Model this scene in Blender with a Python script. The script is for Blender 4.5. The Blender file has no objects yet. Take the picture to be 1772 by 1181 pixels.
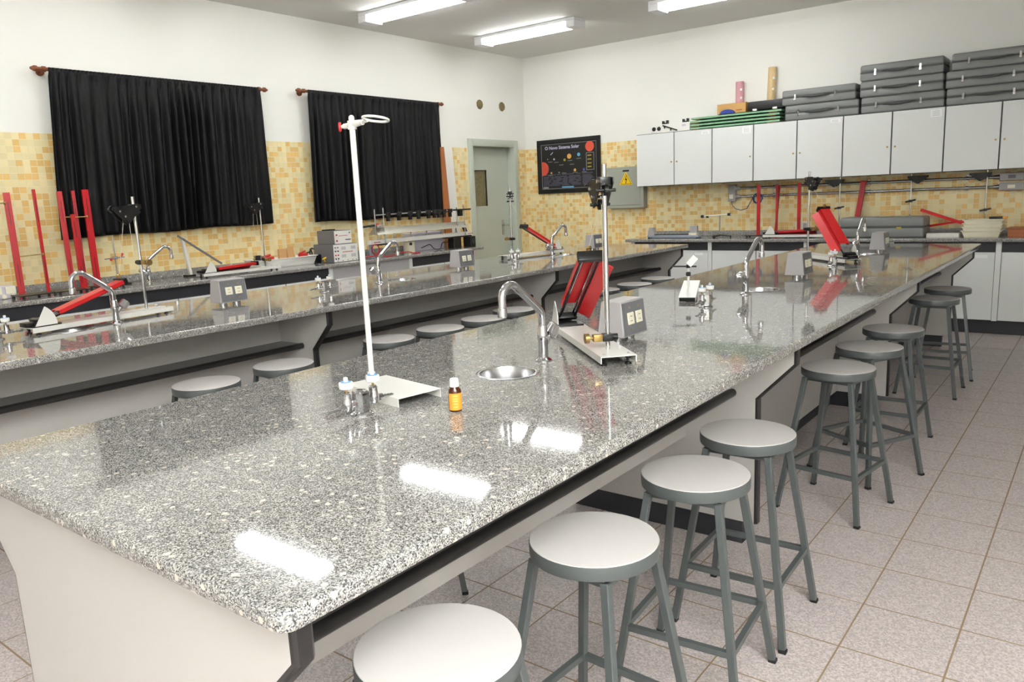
import bpy, bmesh, math, random
import numpy as np
from mathutils import Matrix, Vector
R = math.radians
random.seed(7)
SC = bpy.context.scene
COL = SC.collection

# ------------------------------------------------------------------ camera, world, exposure
cam_d = bpy.data.cameras.new('camera'); cam = bpy.data.objects.new('camera', cam_d); COL.objects.link(cam)
cam_d.sensor_width = 36.0; cam_d.lens = 36.0 * 1342.4461 / 1772.0
cam_d.clip_start = 0.05; cam_d.clip_end = 60
_r = Vector((0.79321089, 0.60737409, -0.04374008)); _u = Vector((-0.07677606, 0.17100558, 0.98227416)); _f = Vector((-0.60408768, 0.77579237, -0.18227528))
cam.matrix_world = Matrix(((_r.x, _u.x, -_f.x, 0.8785), (_r.y, _u.y, -_f.y, -0.5778), (_r.z, _u.z, -_f.z, 1.4614), (0, 0, 0, 1)))
SC.camera = cam
w = bpy.data.worlds.new('world'); SC.world = w; w.use_nodes = True
w.node_tree.nodes['Background'].inputs[0].default_value = (0.9, 0.95, 1, 1)
w.node_tree.nodes['Background'].inputs[1].default_value = 0.02
SC.view_settings.view_transform = 'Standard'; SC.view_settings.look = 'None'
SC.view_settings.gamma = 1.0; SC.view_settings.use_curve_mapping = False
SC.view_settings.exposure = 0.32
TUBE = 20.0          # emission of the fluorescent tubes
FLASH = 5000.0        # photographer's flash, bounced off the ceiling above the camera
fd = bpy.data.lights.new('camera_flash', 'SPOT'); fl = bpy.data.objects.new('camera_flash', fd); COL.objects.link(fl)
fd.energy = FLASH; fd.spot_size = R(78); fd.spot_blend = 0.6; fd.shadow_soft_size = 0.04; fd.color = (0.93, 0.97, 1.0)
fl.location = (0.95, -0.62, 1.66)
fl.rotation_euler = Vector((0.8, -0.4, 1.0)).to_track_quat('-Z', 'Y').to_euler()

# ------------------------------------------------------------------ room numbers (metres)
XW, YB, XR, YN, ZC = -5.69, 8.36, 3.3, -3.4, 3.306
ZT = 2.10                       # top of the mosaic dado
H = 0.90                        # worktop height

# ------------------------------------------------------------------ materials
def lin(c):
    return tuple(((v / 255.0) / 12.92 if v / 255.0 <= 0.04045 else ((v / 255.0 + 0.055) / 1.055) ** 2.4) for v in c)
MATS = {}
def mat(name, rgb, rough=0.5, metal=0.0, noise=0.0, nscale=40.0, bump=0.0, spec=0.5, coat=0.0):
    m = bpy.data.materials.new(name); m.use_nodes = True; nt = m.node_tree; b = nt.nodes['Principled BSDF']
    c = lin(rgb)
    b.inputs['Base Color'].default_value = (*c, 1); b.inputs['Roughness'].default_value = rough; b.inputs['Metallic'].default_value = metal
    b.inputs['Specular IOR Level'].default_value = spec
    b.inputs['Coat Weight'].default_value = coat; b.inputs['Coat Roughness'].default_value = 0.05
    tc = nt.nodes.new('ShaderNodeTexCoord'); n = nt.nodes.new('ShaderNodeTexNoise'); n.inputs['Scale'].default_value = nscale; n.inputs['Detail'].default_value = 4
    nt.links.new(tc.outputs['Object'], n.inputs['Vector'])
    if noise > 0:
        mx = nt.nodes.new('ShaderNodeMix'); mx.data_type = 'RGBA'
        mx.inputs['A'].default_value = (*[v * (1 - noise) for v in c], 1); mx.inputs['B'].default_value = (*[min(1, v * (1 + noise)) for v in c], 1)
        nt.links.new(n.outputs['Fac'], mx.inputs['Factor']); nt.links.new(mx.outputs['Result'], b.inputs['Base Color'])
    if bump > 0:
        bp = nt.nodes.new('ShaderNodeBump'); bp.inputs['Strength'].default_value = bump; bp.inputs['Distance'].default_value = 0.002
        nt.links.new(n.outputs['Fac'], bp.inputs['Height']); nt.links.new(bp.outputs['Normal'], b.inputs['Normal'])
    MATS[name] = m
    return m
def emis(name, rgb, strength):
    m = bpy.data.materials.new(name); m.use_nodes = True; b = m.node_tree.nodes['Principled BSDF']
    b.inputs['Base Color'].default_value = (*lin(rgb), 1); b.inputs['Emission Color'].default_value = (*lin(rgb), 1); b.inputs['Emission Strength'].default_value = strength
    MATS[name] = m
    return m
def granite(name, gloss=0.05):
    m = bpy.data.materials.new(name); m.use_nodes = True; nt = m.node_tree; b = nt.nodes['Principled BSDF']; N = nt.nodes; L = nt.links
    tc = N.new('ShaderNodeTexCoord')
    def vor(s, rnd=1.0):
        v = N.new('ShaderNodeTexVoronoi'); v.inputs['Scale'].default_value = s; v.inputs['Randomness'].default_value = rnd; L.new(tc.outputs['Object'], v.inputs['Vector']); return v
    v1 = vor(440); sp = N.new('ShaderNodeSeparateColor'); L.new(v1.outputs['Color'], sp.inputs[0])
    r1 = N.new('ShaderNodeValToRGB'); L.new(sp.outputs[0], r1.inputs[0]); r1.color_ramp.interpolation = 'LINEAR'
    e = r1.color_ramp.elements
    e[0].position = 0.0; e[0].color = (*lin((54, 54, 56)), 1); e[1].position = 1.0; e[1].color = (*lin((206, 203, 197)), 1)
    for p, c in ((0.16, (80, 80, 81)), (0.33, (122, 121, 120)), (0.64, (158, 156, 152))):
        x = e.new(p); x.color = (*lin(c), 1)
    # broad cloudiness
    n1 = N.new('ShaderNodeTexNoise'); n1.inputs['Scale'].default_value = 26; n1.inputs['Detail'].default_value = 5; L.new(tc.outputs['Object'], n1.inputs['Vector'])
    r2 = N.new('ShaderNodeValToRGB'); L.new(n1.outputs['Fac'], r2.inputs[0]); r2.color_ramp.elements[0].position = 0.3; r2.color_ramp.elements[0].color = (0.80, 0.80, 0.81, 1); r2.color_ramp.elements[1].position = 0.7; r2.color_ramp.elements[1].color = (1.08, 1.07, 1.05, 1)
    mu = N.new('ShaderNodeMix'); mu.data_type = 'RGBA'; mu.blend_type = 'MULTIPLY'; mu.inputs['Factor'].default_value = 1; L.new(r1.outputs[0], mu.inputs['A']); L.new(r2.outputs[0], mu.inputs['B'])
    # cream feldspar flakes
    v2 = vor(52); sp2 = N.new('ShaderNodeSeparateColor'); L.new(v2.outputs['Color'], sp2.inputs[0])
    g = N.new('ShaderNodeMath'); g.operation = 'GREATER_THAN'; g.inputs[1].default_value = 0.84; L.new(sp2.outputs[1], g.inputs[0])
    nz = N.new('ShaderNodeTexNoise'); nz.inputs['Scale'].default_value = 160; L.new(tc.outputs['Object'], nz.inputs['Vector'])
    ad = N.new('ShaderNodeMath'); ad.operation = 'MULTIPLY_ADD'; ad.inputs[1].default_value = 0.30; L.new(nz.outputs['Fac'], ad.inputs[0]); L.new(v2.outputs['Distance'], ad.inputs[2])
    l2 = N.new('ShaderNodeMath'); l2.operation = 'LESS_THAN'; l2.inputs[1].default_value = 0.46; L.new(ad.outputs[0], l2.inputs[0])
    an = N.new('ShaderNodeMath'); an.operation = 'MULTIPLY'; L.new(g.outputs[0], an.inputs[0]); L.new(l2.outputs[0], an.inputs[1])
    mx = N.new('ShaderNodeMix'); mx.data_type = 'RGBA'; L.new(an.outputs[0], mx.inputs['Factor']); L.new(mu.outputs['Result'], mx.inputs['A']); mx.inputs['B'].default_value = (*lin((206, 196, 183)), 1)
    L.new(mx.outputs['Result'], b.inputs['Base Color'])
    b.inputs['Roughness'].default_value = gloss; b.inputs['IOR'].default_value = 1.55; b.inputs['Specular IOR Level'].default_value = 0.6
    MATS[name] = m
    return m
def speckle(name, rgb, amount, scale, rough):
    m = bpy.data.materials.new(name); m.use_nodes = True; nt = m.node_tree; b = nt.nodes['Principled BSDF']; N = nt.nodes; L = nt.links
    tc = N.new('ShaderNodeNewGeometry'); v = N.new('ShaderNodeTexVoronoi'); v.inputs['Scale'].default_value = scale; L.new(tc.outputs['Position'], v.inputs['Vector'])
    sp = N.new('ShaderNodeSeparateColor'); L.new(v.outputs['Color'], sp.inputs[0]); c = lin(rgb)
    r = N.new('ShaderNodeValToRGB'); L.new(sp.outputs[0], r.inputs[0]); r.color_ramp.elements[0].color = (*[x * (1 - amount) for x in c], 1); r.color_ramp.elements[1].color = (*[min(1, x * (1 + amount * 0.5)) for x in c], 1)
    L.new(r.outputs[0], b.inputs['Base Color']); b.inputs['Roughness'].default_value = rough
    MATS[name] = m
    return m
mat('paint', (238, 237, 231), 0.75, noise=0.02, nscale=1.5, bump=0.05)
mat('ceiling', (222, 221, 217), 0.85, noise=0.03, nscale=1.2)
mat('grout_floor', (150, 128, 100), 0.9)
mat('grout_wall', (238, 226, 192), 0.8)
speckle('floor_tile', (207, 195, 192), 0.34, 190, 0.38)
granite('granite')
mat('laminate', (192, 188, 184), 0.4, noise=0.01)
mat('laminate_grey', (176, 174, 176), 0.45)
mat('edge_black', (34, 32, 32), 0.32, noise=0.15, nscale=30)
mat('shelf_grey', (120, 118, 114), 0.4)
mat('plinth', (46, 46, 52), 0.5)
mat('seat_top', (206, 201, 198), 0.32, noise=0.012, nscale=60)
mat('stool_paint', (78, 83, 83), 0.38, noise=0.06, nscale=90)
mat('chrome', (205, 205, 208), 0.08, 1.0)
mat('steel', (190, 190, 192), 0.24, 1.0, noise=0.05)
mat('brass', (176, 146, 92), 0.35, 0.9)
mat('black', (20, 20, 21), 0.38)
mat('black_paint', (24, 24, 25), 0.3, noise=0.1)
mat('rubber', (14, 14, 14), 0.7)
mat('white_enamel', (228, 226, 220), 0.28)
mat('white_plastic', (238, 236, 230), 0.4)
mat('cream_plastic', (238, 232, 208), 0.4)
mat('red_paint', (206, 36, 40), 0.3, noise=0.05, nscale=30)
mat('red_rail', (190, 22, 32), 0.32, noise=0.06, nscale=30)
mat('box_grey', (168, 164, 164), 0.45)
mat('box_face', (112, 112, 116), 0.45)
mat('case_grey', (126, 128, 127), 0.42, noise=0.04, nscale=50, bump=0.1)
mat('case_seam', (70, 72, 72), 0.5)
mat('door_paint', (188, 195, 182), 0.3, noise=0.02, nscale=3)
mat('panel_grey', (160, 164, 152), 0.4)
mat('cab_white', (226, 228, 226), 0.38)
mat('cab_body', (74, 76, 82), 0.5)
mat('cardboard', (202, 158, 96), 0.8, noise=0.05)
mat('pink', (206, 152, 160), 0.6)
mat('beige', (214, 186, 138), 0.6)
mat('green', (128, 176, 138), 0.5)
mat('blue', (40, 62, 150), 0.5)
mat('cable_blue', (52, 70, 130), 0.5)
mat('grey_blue', (140, 150, 168), 0.45)
mat('yellow', (240, 200, 24), 0.45)
mat('wood_rod', (120, 66, 34), 0.45, noise=0.15, nscale=20)
mat('wood_board', (168, 104, 58), 0.5, noise=0.1, nscale=15)
mat('wood_light', (206, 160, 106), 0.6, noise=0.1, nscale=30)
mat('curtain', (5, 5, 7), 0.55, noise=0.2, nscale=6, spec=0.25)
mat('poster', (30, 30, 30), 0.35, noise=0.1, nscale=12)
mat('poster_line', (150, 150, 150), 0.5)
mat('poster_text', (206, 200, 226), 0.5)
mat('poster_grey', (84, 82, 98), 0.5, noise=0.5, nscale=60)
mat('poster_red', (214, 84, 60), 0.5, noise=0.1, nscale=60)
mat('poster_orange', (214, 160, 80), 0.5, noise=0.2, nscale=90)
mat('poster_blue', (96, 168, 206), 0.5)
mat('poster_navy', (84, 90, 170), 0.5)
mat('poster_yellow', (170, 150, 40), 0.5)
mat('paper', (246, 246, 246), 0.6)
mat('paper_print', (196, 196, 198), 0.6)
mat('plug', (126, 114, 78), 0.9, noise=0.25, nscale=60)
mat('amber', (74, 30, 12), 0.08, coat=0.5)
mat('label_orange', (240, 160, 56), 0.5)
mat('label_print', (248, 196, 110), 0.5)
mat('tape_blue', (70, 150, 224), 0.4)
mat('lilac', (206, 200, 212), 0.5)
mat('dark_green', (40, 62, 56), 0.5)
mat('track_grey', (176, 172, 158), 0.35, 0.3)
mat('string', (226, 218, 196), 0.7)
mat('box_brown', (160, 92, 50), 0.6)
mat('pane', (128, 118, 86), 0.15, noise=0.45, nscale=40)  # wall tiles showing in the frosted glass are painted as mottled brown
mat('fixture', (236, 236, 238), 0.4)
emis('tube', (251, 252, 250), TUBE)
_m = bpy.data.materials.new('mosaic'); _m.use_nodes = True
_a = _m.node_tree.nodes.new('ShaderNodeVertexColor'); _a.layer_name = 'tile_colour'
_m.node_tree.links.new(_a.outputs[0], _m.node_tree.nodes['Principled BSDF'].inputs['Base Color']); _m.node_tree.nodes['Principled BSDF'].inputs['Roughness'].default_value = 0.3
MATS['mosaic'] = _m

# ------------------------------------------------------------------ mesh helpers
def V(*a): return Vector(a)
def frame(d):
    d = Vector(d).normalized(); a = Vector((0, 0, 1)) if abs(d.z) < 0.9 else Vector((1, 0, 0))
    x = a.cross(d).normalized(); y = d.cross(x); return x, y, d
class MB:
    def __init__(s): s.bm = bmesh.new()
    def box(s, c, d, rot=None, bev=0.0, seg=2):
        M = Matrix.Translation(c) @ (rot.to_4x4() if rot is not None else Matrix()) @ Matrix.Diagonal((*d, 1))
        vs = bmesh.ops.create_cube(s.bm, size=1, matrix=M)['verts']
        if bev > 0:
            es = list({e for v in vs for e in v.link_edges})
            bmesh.ops.bevel(s.bm, geom=es, offset=bev, segments=seg, affect='EDGES', profile=0.5)
        return s
    def bx(s, x0, x1, y0, y1, z0, z1, bev=0.0, seg=2):
        return s.box(((x0 + x1) / 2, (y0 + y1) / 2, (z0 + z1) / 2), (abs(x1 - x0), abs(y1 - y0), abs(z1 - z0)), None, bev, seg)
    def cyl(s, a, b, r0, r1=None, n=16):
        r1 = r0 if r1 is None else r1; a = Vector(a); b = Vector(b); x, y, d = frame(b - a)
        A = []; B = []
        for i in range(n):
            t = 2 * math.pi * i / n; q = x * math.cos(t) + y * math.sin(t); A.append(s.bm.verts.new(a + q * r0)); B.append(s.bm.verts.new(b + q * r1))
        for i in range(n): s.bm.faces.new((A[i], A[(i + 1) % n], B[(i + 1) % n], B[i]))
        s.bm.faces.new(A[::-1]); s.bm.faces.new(B); return s
    def tube(s, pts, r, n=10, closed=False):
        P = [Vector(p) for p in pts]; m = len(P); rings = []; px = None
        for i in range(m):
            if closed: d = P[(i + 1) % m] - P[i - 1]
            else: d = P[min(i + 1, m - 1)] - P[max(i - 1, 0)]
            d.normalize()
            if px is None: x, y, _ = frame(d)
            else: x = (px - d * px.dot(d)).normalized(); y = d.cross(x)
            px = x; rr = r[i] if isinstance(r, (list, tuple)) else r
            rings.append([s.bm.verts.new(P[i] + (x * math.cos(2 * math.pi * k / n) + y * math.sin(2 * math.pi * k / n)) * rr) for k in range(n)])
        for i in range(m if closed else m - 1):
            A = rings[i]; B = rings[(i + 1) % m]
            for k in range(n): s.bm.faces.new((A[k], A[(k + 1) % n], B[(k + 1) % n], B[k]))
        if not closed: s.bm.faces.new(rings[0][::-1]); s.bm.faces.new(rings[-1])
        return s
    def lathe(s, prof, c=(0, 0, 0), n=24, capb=True, capt=True):
        c = Vector(c); rings = [[s.bm.verts.new(c + Vector((r * math.cos(2 * math.pi * k / n), r * math.sin(2 * math.pi * k / n), z))) for k in range(n)] for r, z in prof]
        for A, B in zip(rings, rings[1:]):
            for k in range(n): s.bm.faces.new((A[k], A[(k + 1) % n], B[(k + 1) % n], B[k]))
        if capb: s.bm.faces.new(rings[0][::-1])
        if capt: s.bm.faces.new(rings[-1])
        return s
    def prism(s, poly, t0, t1, plane='xz'):
        def P(a, b, t): return {'xz': (a, t, b), 'xy': (a, b, t), 'yz': (t, a, b)}[plane]
        A = [s.bm.verts.new(P(a, b, t0)) for a, b in poly]; B = [s.bm.verts.new(P(a, b, t1)) for a, b in poly]; n = len(poly)
        for i in range(n): s.bm.faces.new((A[i], A[(i + 1) % n], B[(i + 1) % n], B[i]))
        s.bm.faces.new(A[::-1]); s.bm.faces.new(B); bmesh.ops.recalc_face_normals(s.bm, faces=s.bm.faces[:]); return s
    def beam(s, a, b, w, h, up=(0, 0, 1)):
        a = Vector(a); b = Vector(b); d = (b - a).normalized(); x = d.cross(Vector(up)).normalized(); z = x.cross(d)
        return s.box((a + b) / 2, (w, (b - a).length, h), Matrix((x, d, z)).transposed())
    def build(s, name, m, parent=None, smooth=35):
        me = bpy.data.meshes.new(name); bmesh.ops.recalc_face_normals(s.bm, faces=s.bm.faces[:]); s.bm.to_mesh(me); s.bm.free()
        if smooth:
            me.polygons.foreach_set('use_smooth', [True] * len(me.polygons)); me.set_sharp_from_angle(angle=R(smooth))
        me.materials.append(MATS[m]); o = bpy.data.objects.new(name, me); COL.objects.link(o); o.parent = parent
        return o
def tag(o, label, cat, group=None):
    o['label'] = label; o['category'] = cat
    if group: o['group'] = group
    return o
def thing(name, label, cat, loc=(0, 0, 0), rz=0.0, group=None):
    o = bpy.data.objects.new(name, None); COL.objects.link(o); o.location = loc; o.rotation_euler = (0, 0, rz); o.empty_display_size = 0.1
    return tag(o, label, cat, group)
def struct(o): o['kind'] = 'structure'; return o
def dup(root, loc, rz, label, group=None):
    def cp(o, par):
        c = o.copy(); COL.objects.link(c); c.parent = par
        for ch in list(o.children): cp(ch, c)
        return c
    r = cp(root, None); r.location = loc; r.rotation_euler = (0, 0, rz); r['label'] = label
    if group: r['group'] = group
    return r
def arc(c, r, a0, a1, n, ax='xz'):
    out = []
    for i in range(n + 1):
        t = R(a0 + (a1 - a0) * i / n); p = (r * math.cos(t), r * math.sin(t))
        out.append((c[0] + p[0], c[1], c[2] + p[1]) if ax == 'xz' else (c[0] + p[0], c[1] + p[1], c[2]) if ax == 'xy' else (c[0], c[1] + p[0], c[2] + p[1]))
    return out
def text_mesh(name, s, size, m, parent, loc, rot, width=None):
    cu = bpy.data.curves.new(name, 'FONT'); cu.body = s; cu.size = size; cu.extrude = 0.0004; cu.offset = 0.0012; t = bpy.data.objects.new(name, cu); COL.objects.link(t)
    dg = bpy.context.evaluated_depsgraph_get(); me = bpy.data.meshes.new_from_object(t.evaluated_get(dg)); bpy.data.objects.remove(t)
    me.materials.clear(); me.materials.append(MATS[m])
    o = bpy.data.objects.new(name, me); COL.objects.link(o); o.parent = parent; o.location = loc; o.rotation_euler = rot
    if width:
        xs = [v.co.x for v in me.vertices]; k = width / (max(xs) - min(xs)); o.scale = (k, k, 1)
    return o

# ------------------------------------------------------------------ room shell
fb = struct(MB().bx(XW - 0.2, XR + 0.2, YN - 0.2, YB + 0.2, -0.12, -0.0008).build('floor', 'grout_floor'))
struct(MB().bx(XW - 0.2, XR + 0.2, YN - 0.2, YB + 0.2, ZC, ZC + 0.15).build('ceiling', 'ceiling'))
D0, D1, DZ = 7.185, 8.085, 2.145      # door opening
wl = MB(); wl.bx(XW - 0.2, XW, YN - 0.2, D0, 0, ZC); wl.bx(XW - 0.2, XW, D1, YB + 0.2, 0, ZC); wl.bx(XW - 0.2, XW, D0, D1, DZ, ZC)
wall_l = struct(wl.build('wall_left', 'paint'))
wall_b = struct(MB().bx(XW - 0.2, XR + 0.2, YB, YB + 0.2, 0, ZC).build('wall_back', 'paint'))
struct(MB().bx(XR, XR + 0.2, YN - 0.2, YB + 0.2, 0, ZC).build('wall_right', 'paint'))
struct(MB().bx(XW - 0.2, XR + 0.2, YN - 0.2, YN, 0, ZC).build('wall_near', 'paint'))

# floor tiles, 30 x 31 cm
SX, SY, OX, OY = 0.2995, 0.3115, 0.2811, 1.8238
tm = MB().box((0, 0, -0.0035), (SX - 0.006, SY - 0.007, 0.007)).build('floor_tile', 'floor_tile', None, 30)
tile_me = tm.data; bpy.data.objects.remove(tm)
cells = []
for i in range(-21, 11):
    for j in range(-17, 22):
        x = OX + (i + 0.5) * SX; y = OY + (j + 0.5) * SY
        if XW - 0.1 < x < XR + 0.1 and YN - 0.1 < y < YB + 0.1: cells.append((x, y))
def seen(c):
    d = Vector((c[0], c[1], 0)) - cam.location; zz = d.dot(_f)
    if zz < 0.3: return 1e9
    px = d.dot(_r) / zz * 1342.4; py = -d.dot(_u) / zz * 1342.4
    if abs(px) > 900 or abs(py) > 610: return 1e6 + d.length
    hid = (c[0] < -0.75 and c[1] > 0.5)
    return d.length + (50 if hid else 0)
cells.sort(key=seen)
for x, y in cells[:300]:
    o = bpy.data.objects.new('floor_tile', tile_me); COL.objects.link(o); o.parent = fb; o.location = (x, y, 0)
vv = []; ff = []
for x, y in cells[300:]:
    k = len(vv); a = SX / 2 - 0.003; b = SY / 2 - 0.0035
    vv += [(x - a, y - b, 0), (x + a, y - b, 0), (x + a, y + b, 0), (x - a, y + b, 0), (x - a, y - b, -0.004), (x + a, y - b, -0.004), (x + a, y + b, -0.004), (x - a, y + b, -0.004)]
    ff += [(k, k + 1, k + 2, k + 3), (k, k + 4, k + 5, k + 1), (k + 1, k + 5, k + 6, k + 2), (k + 2, k + 6, k + 7, k + 3), (k + 3, k + 7, k + 4, k)]
me = bpy.data.meshes.new('floor_tiling'); me.from_pydata(vv, [], ff); me.materials.append(MATS['floor_tile']); o = bpy.data.objects.new('floor_tiling', me); COL.objects.link(o); o.parent = fb; o['kind'] = 'stuff'

# mosaic dado: every little tile is a raised piece
def mosaic(name, parent, u0, u1, zlo, place, skip):
    rng = np.random.RandomState(3 if name.endswith('left') else 5)
    P = 0.05; nu = int((u1 - u0) / P); nz = int((ZT - zlo) / P)
    fld = rng.rand(nu + 2, nz + 2); base = rng.rand(nu, nz)
    vs = []; fs = []; cs = []
    cr = np.array(lin((234, 219, 170))); am = np.array(lin((228, 190, 118)))
    for i in range(nu):
        for j in range(nz):
            u = u0 + i * P; z = ZT - (j + 1) * P
            if skip(u + P / 2, z + P / 2): continue
            sm = (fld[i, j] + fld[i + 1, j] + fld[i, j + 1]) / 3
            amber = base[i, j] * 0.62 + sm * 0.38 > 0.565
            v = 1 + (rng.rand() - 0.5) * 0.14
            c = (am if amber else cr) * v; c = np.clip(c, 0, 1)
            k = len(vs); g = 0.0024; t = 0.0018
            q = [(u + g, z + g), (u + P - g, z + g), (u + P - g, z + P - g), (u + g, z + P - g)]
            vs += [place(a, b, t) for a, b in q] + [place(a, b, 0) for a, b in q]
            fs += [(k, k + 1, k + 2, k + 3), (k, k + 4, k + 5, k + 1), (k + 1, k + 5, k + 6, k + 2), (k + 2, k + 6, k + 7, k + 3), (k + 3, k + 7, k + 4, k)]
            cs += [(*c, 1)] * 20
    me = bpy.data.meshes.new(name); me.from_pydata(vs, [], fs); me.materials.append(MATS['mosaic'])
    ca = me.color_attributes.new('tile_colour', 'FLOAT_COLOR', 'CORNER'); ca.data.foreach_set('color', np.array(cs, dtype=np.float32).ravel())
    o = bpy.data.objects.new(name, me); COL.objects.link(o); o.parent = parent; o['kind'] = 'stuff'
    return o
mosaic('mosaic_tiles_left', wall_l, 0.0, YB, 0.0, lambda u, z, t: (XW + 0.002 + t, u, z), lambda u, z: (D0 - 0.07 < u < D1 + 0.07) or (z < 0.9 and u < 6.4)).name = 'mosaic_tiling'
mosaic('mosaic_tiles_back', wall_b, XW, XR, 0.0, lambda u, z, t: (u, YB - 0.002 - t, z), lambda u, z: z < 0.9 and u > -3.6).name = 'mosaic_tiling'
MB().bx(XW, XW + 0.002, 0, D0 - 0.07, 0, ZT).build('grout_bed', 'grout_wall', wall_l)
MB().bx(XW, XW + 0.002, D1 + 0.07, YB, 0, ZT).build('grout_bed', 'grout_wall', wall_l)
MB().bx(XW, XR, YB - 0.002, YB, 0, ZT).build('grout_bed', 'grout_wall', wall_b)
# plugged pipe openings above the door
for y in (7.40, 7.86):
    b = MB(); b.cyl((XW + 0.001, y, 2.647), (XW + 0.012, y, 2.647), 0.062, 0.056, 9)
    b.build('pipe_plug', 'plug', wall_l)

# door
dr = struct(thing('door_1', '', '')); del dr['label']; del dr['category']
b = MB(); b.bx(XW - 0.16, XW + 0.022, D0 - 0.07, D0 + 0.02, 0, DZ + 0.07, 0.004); b.bx(XW - 0.16, XW + 0.022, D1 - 0.02, D1 + 0.07, 0, DZ + 0.07, 0.004); b.bx(XW - 0.16, XW + 0.022, D0 + 0.02, D1 - 0.02, DZ - 0.02, DZ + 0.07, 0.004)
b.build('door_frame', 'door_paint', dr)
xl = XW - 0.11
p0, p1, pz0, pz1 = 7.33, 7.60, 1.36, 1.83
b = MB(); b.bx(xl - 0.04, xl, D0 + 0.021, p0, 0.008, DZ - 0.022); b.bx(xl - 0.04, xl, p1, D1 - 0.021, 0.008, DZ - 0.022); b.bx(xl - 0.04, xl, p0, p1, 0.008, pz0); b.bx(xl - 0.04, xl, p0, p1, pz1, DZ - 0.022)
leaf = b.build('door_leaf', 'door_paint', dr)
b = MB(); b.bx(xl - 0.03, xl + 0.008, p0 - 0.02, p0, pz0 - 0.02, pz1 + 0.02); b.bx(xl - 0.03, xl + 0.008, p1, p1 + 0.02, pz0 - 0.02, pz1 + 0.02); b.bx(xl - 0.03, xl + 0.008, p0, p1, pz0 - 0.02, pz0); b.bx(xl - 0.03, xl + 0.008, p0, p1, pz1, pz1 + 0.02)
b.build('pane_bead', 'door_paint', leaf)
MB().bx(xl - 0.024, xl - 0.018, p0, p1, pz0, pz1).build('pane', 'pane', leaf)
b = MB(); b.bx(xl, xl + 0.006, 7.885, 7.925, 0.96, 1.16, 0.002); b.cyl((xl, 7.905, 1.09), (xl + 0.05, 7.905, 1.09), 0.011); b.cyl((xl + 0.045, 7.905, 1.09), (xl + 0.045, 7.985, 1.085), 0.009, 0.012)
b.build('door_handle', 'steel', leaf)

# ------------------------------------------------------------------ ceiling lights
def fixture(label, x, y, group):
    t = thing('ceiling_light', label, 'ceiling light', (x, y, ZC), 0, group)
    b = MB(); b.bx(-0.69, 0.69, -0.11, 0.11, -0.03, 0.0, 0.004)
    b.build('housing', 'fixture', t)
    for s in (-1, 1):
        MB().bx(s * 0.58, s * 0.69, -0.112, 0.112, -0.098, -0.0302, 0.004).build('end_cap', 'fixture', t)
    for s in (-1, 1):
        MB().cyl((-0.578, s * 0.052, -0.064), (0.578, s * 0.052, -0.064), 0.026, n=14).build('tube', 'tube', t)
    return t
F0 = None
LIGHTS = {(-4.49, 3.05): 'fluorescent ceiling light reflected as the lowest streak in the near worktop',
          (-4.49, 5.08): 'fluorescent ceiling light at left, cut off by the top of the picture',
          (-4.49, 6.85): 'fluorescent ceiling light nearest the room corner, seen whole',
          (-2.26, 6.88): 'fluorescent ceiling light at the right, above the back wall cupboards',
          (-2.26, 5.08): 'fluorescent ceiling light out of view over the second bench, middle row',
          (-2.26, 3.05): 'fluorescent ceiling light out of view over the second bench, front row',
          (-4.49, 1.2): 'fluorescent ceiling light out of view by the left wall, front end',
          (-2.26, 1.2): 'fluorescent ceiling light out of view over the front end of the benches'}
for (x, y), lb in LIGHTS.items():
    if F0 is None: F0 = fixture(lb, x, y, 'fluorescent ceiling lights')
    else: dup(F0, (x, y, ZC), 0, lb, 'fluorescent ceiling lights')
t = thing('ceiling_vent', 'small white square plate on the ceiling beside the left light', 'ceiling plate', (-3.62, 5.25, ZC))
MB().bx(-0.10, 0.10, -0.08, 0.08, -0.02, 0, 0.006).build('plate', 'ceiling', t); MB().lathe([(0.05, -0.045), (0.055, -0.035), (0.06, -0.02)], n=20).build('dome', 'ceiling', t)

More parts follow.
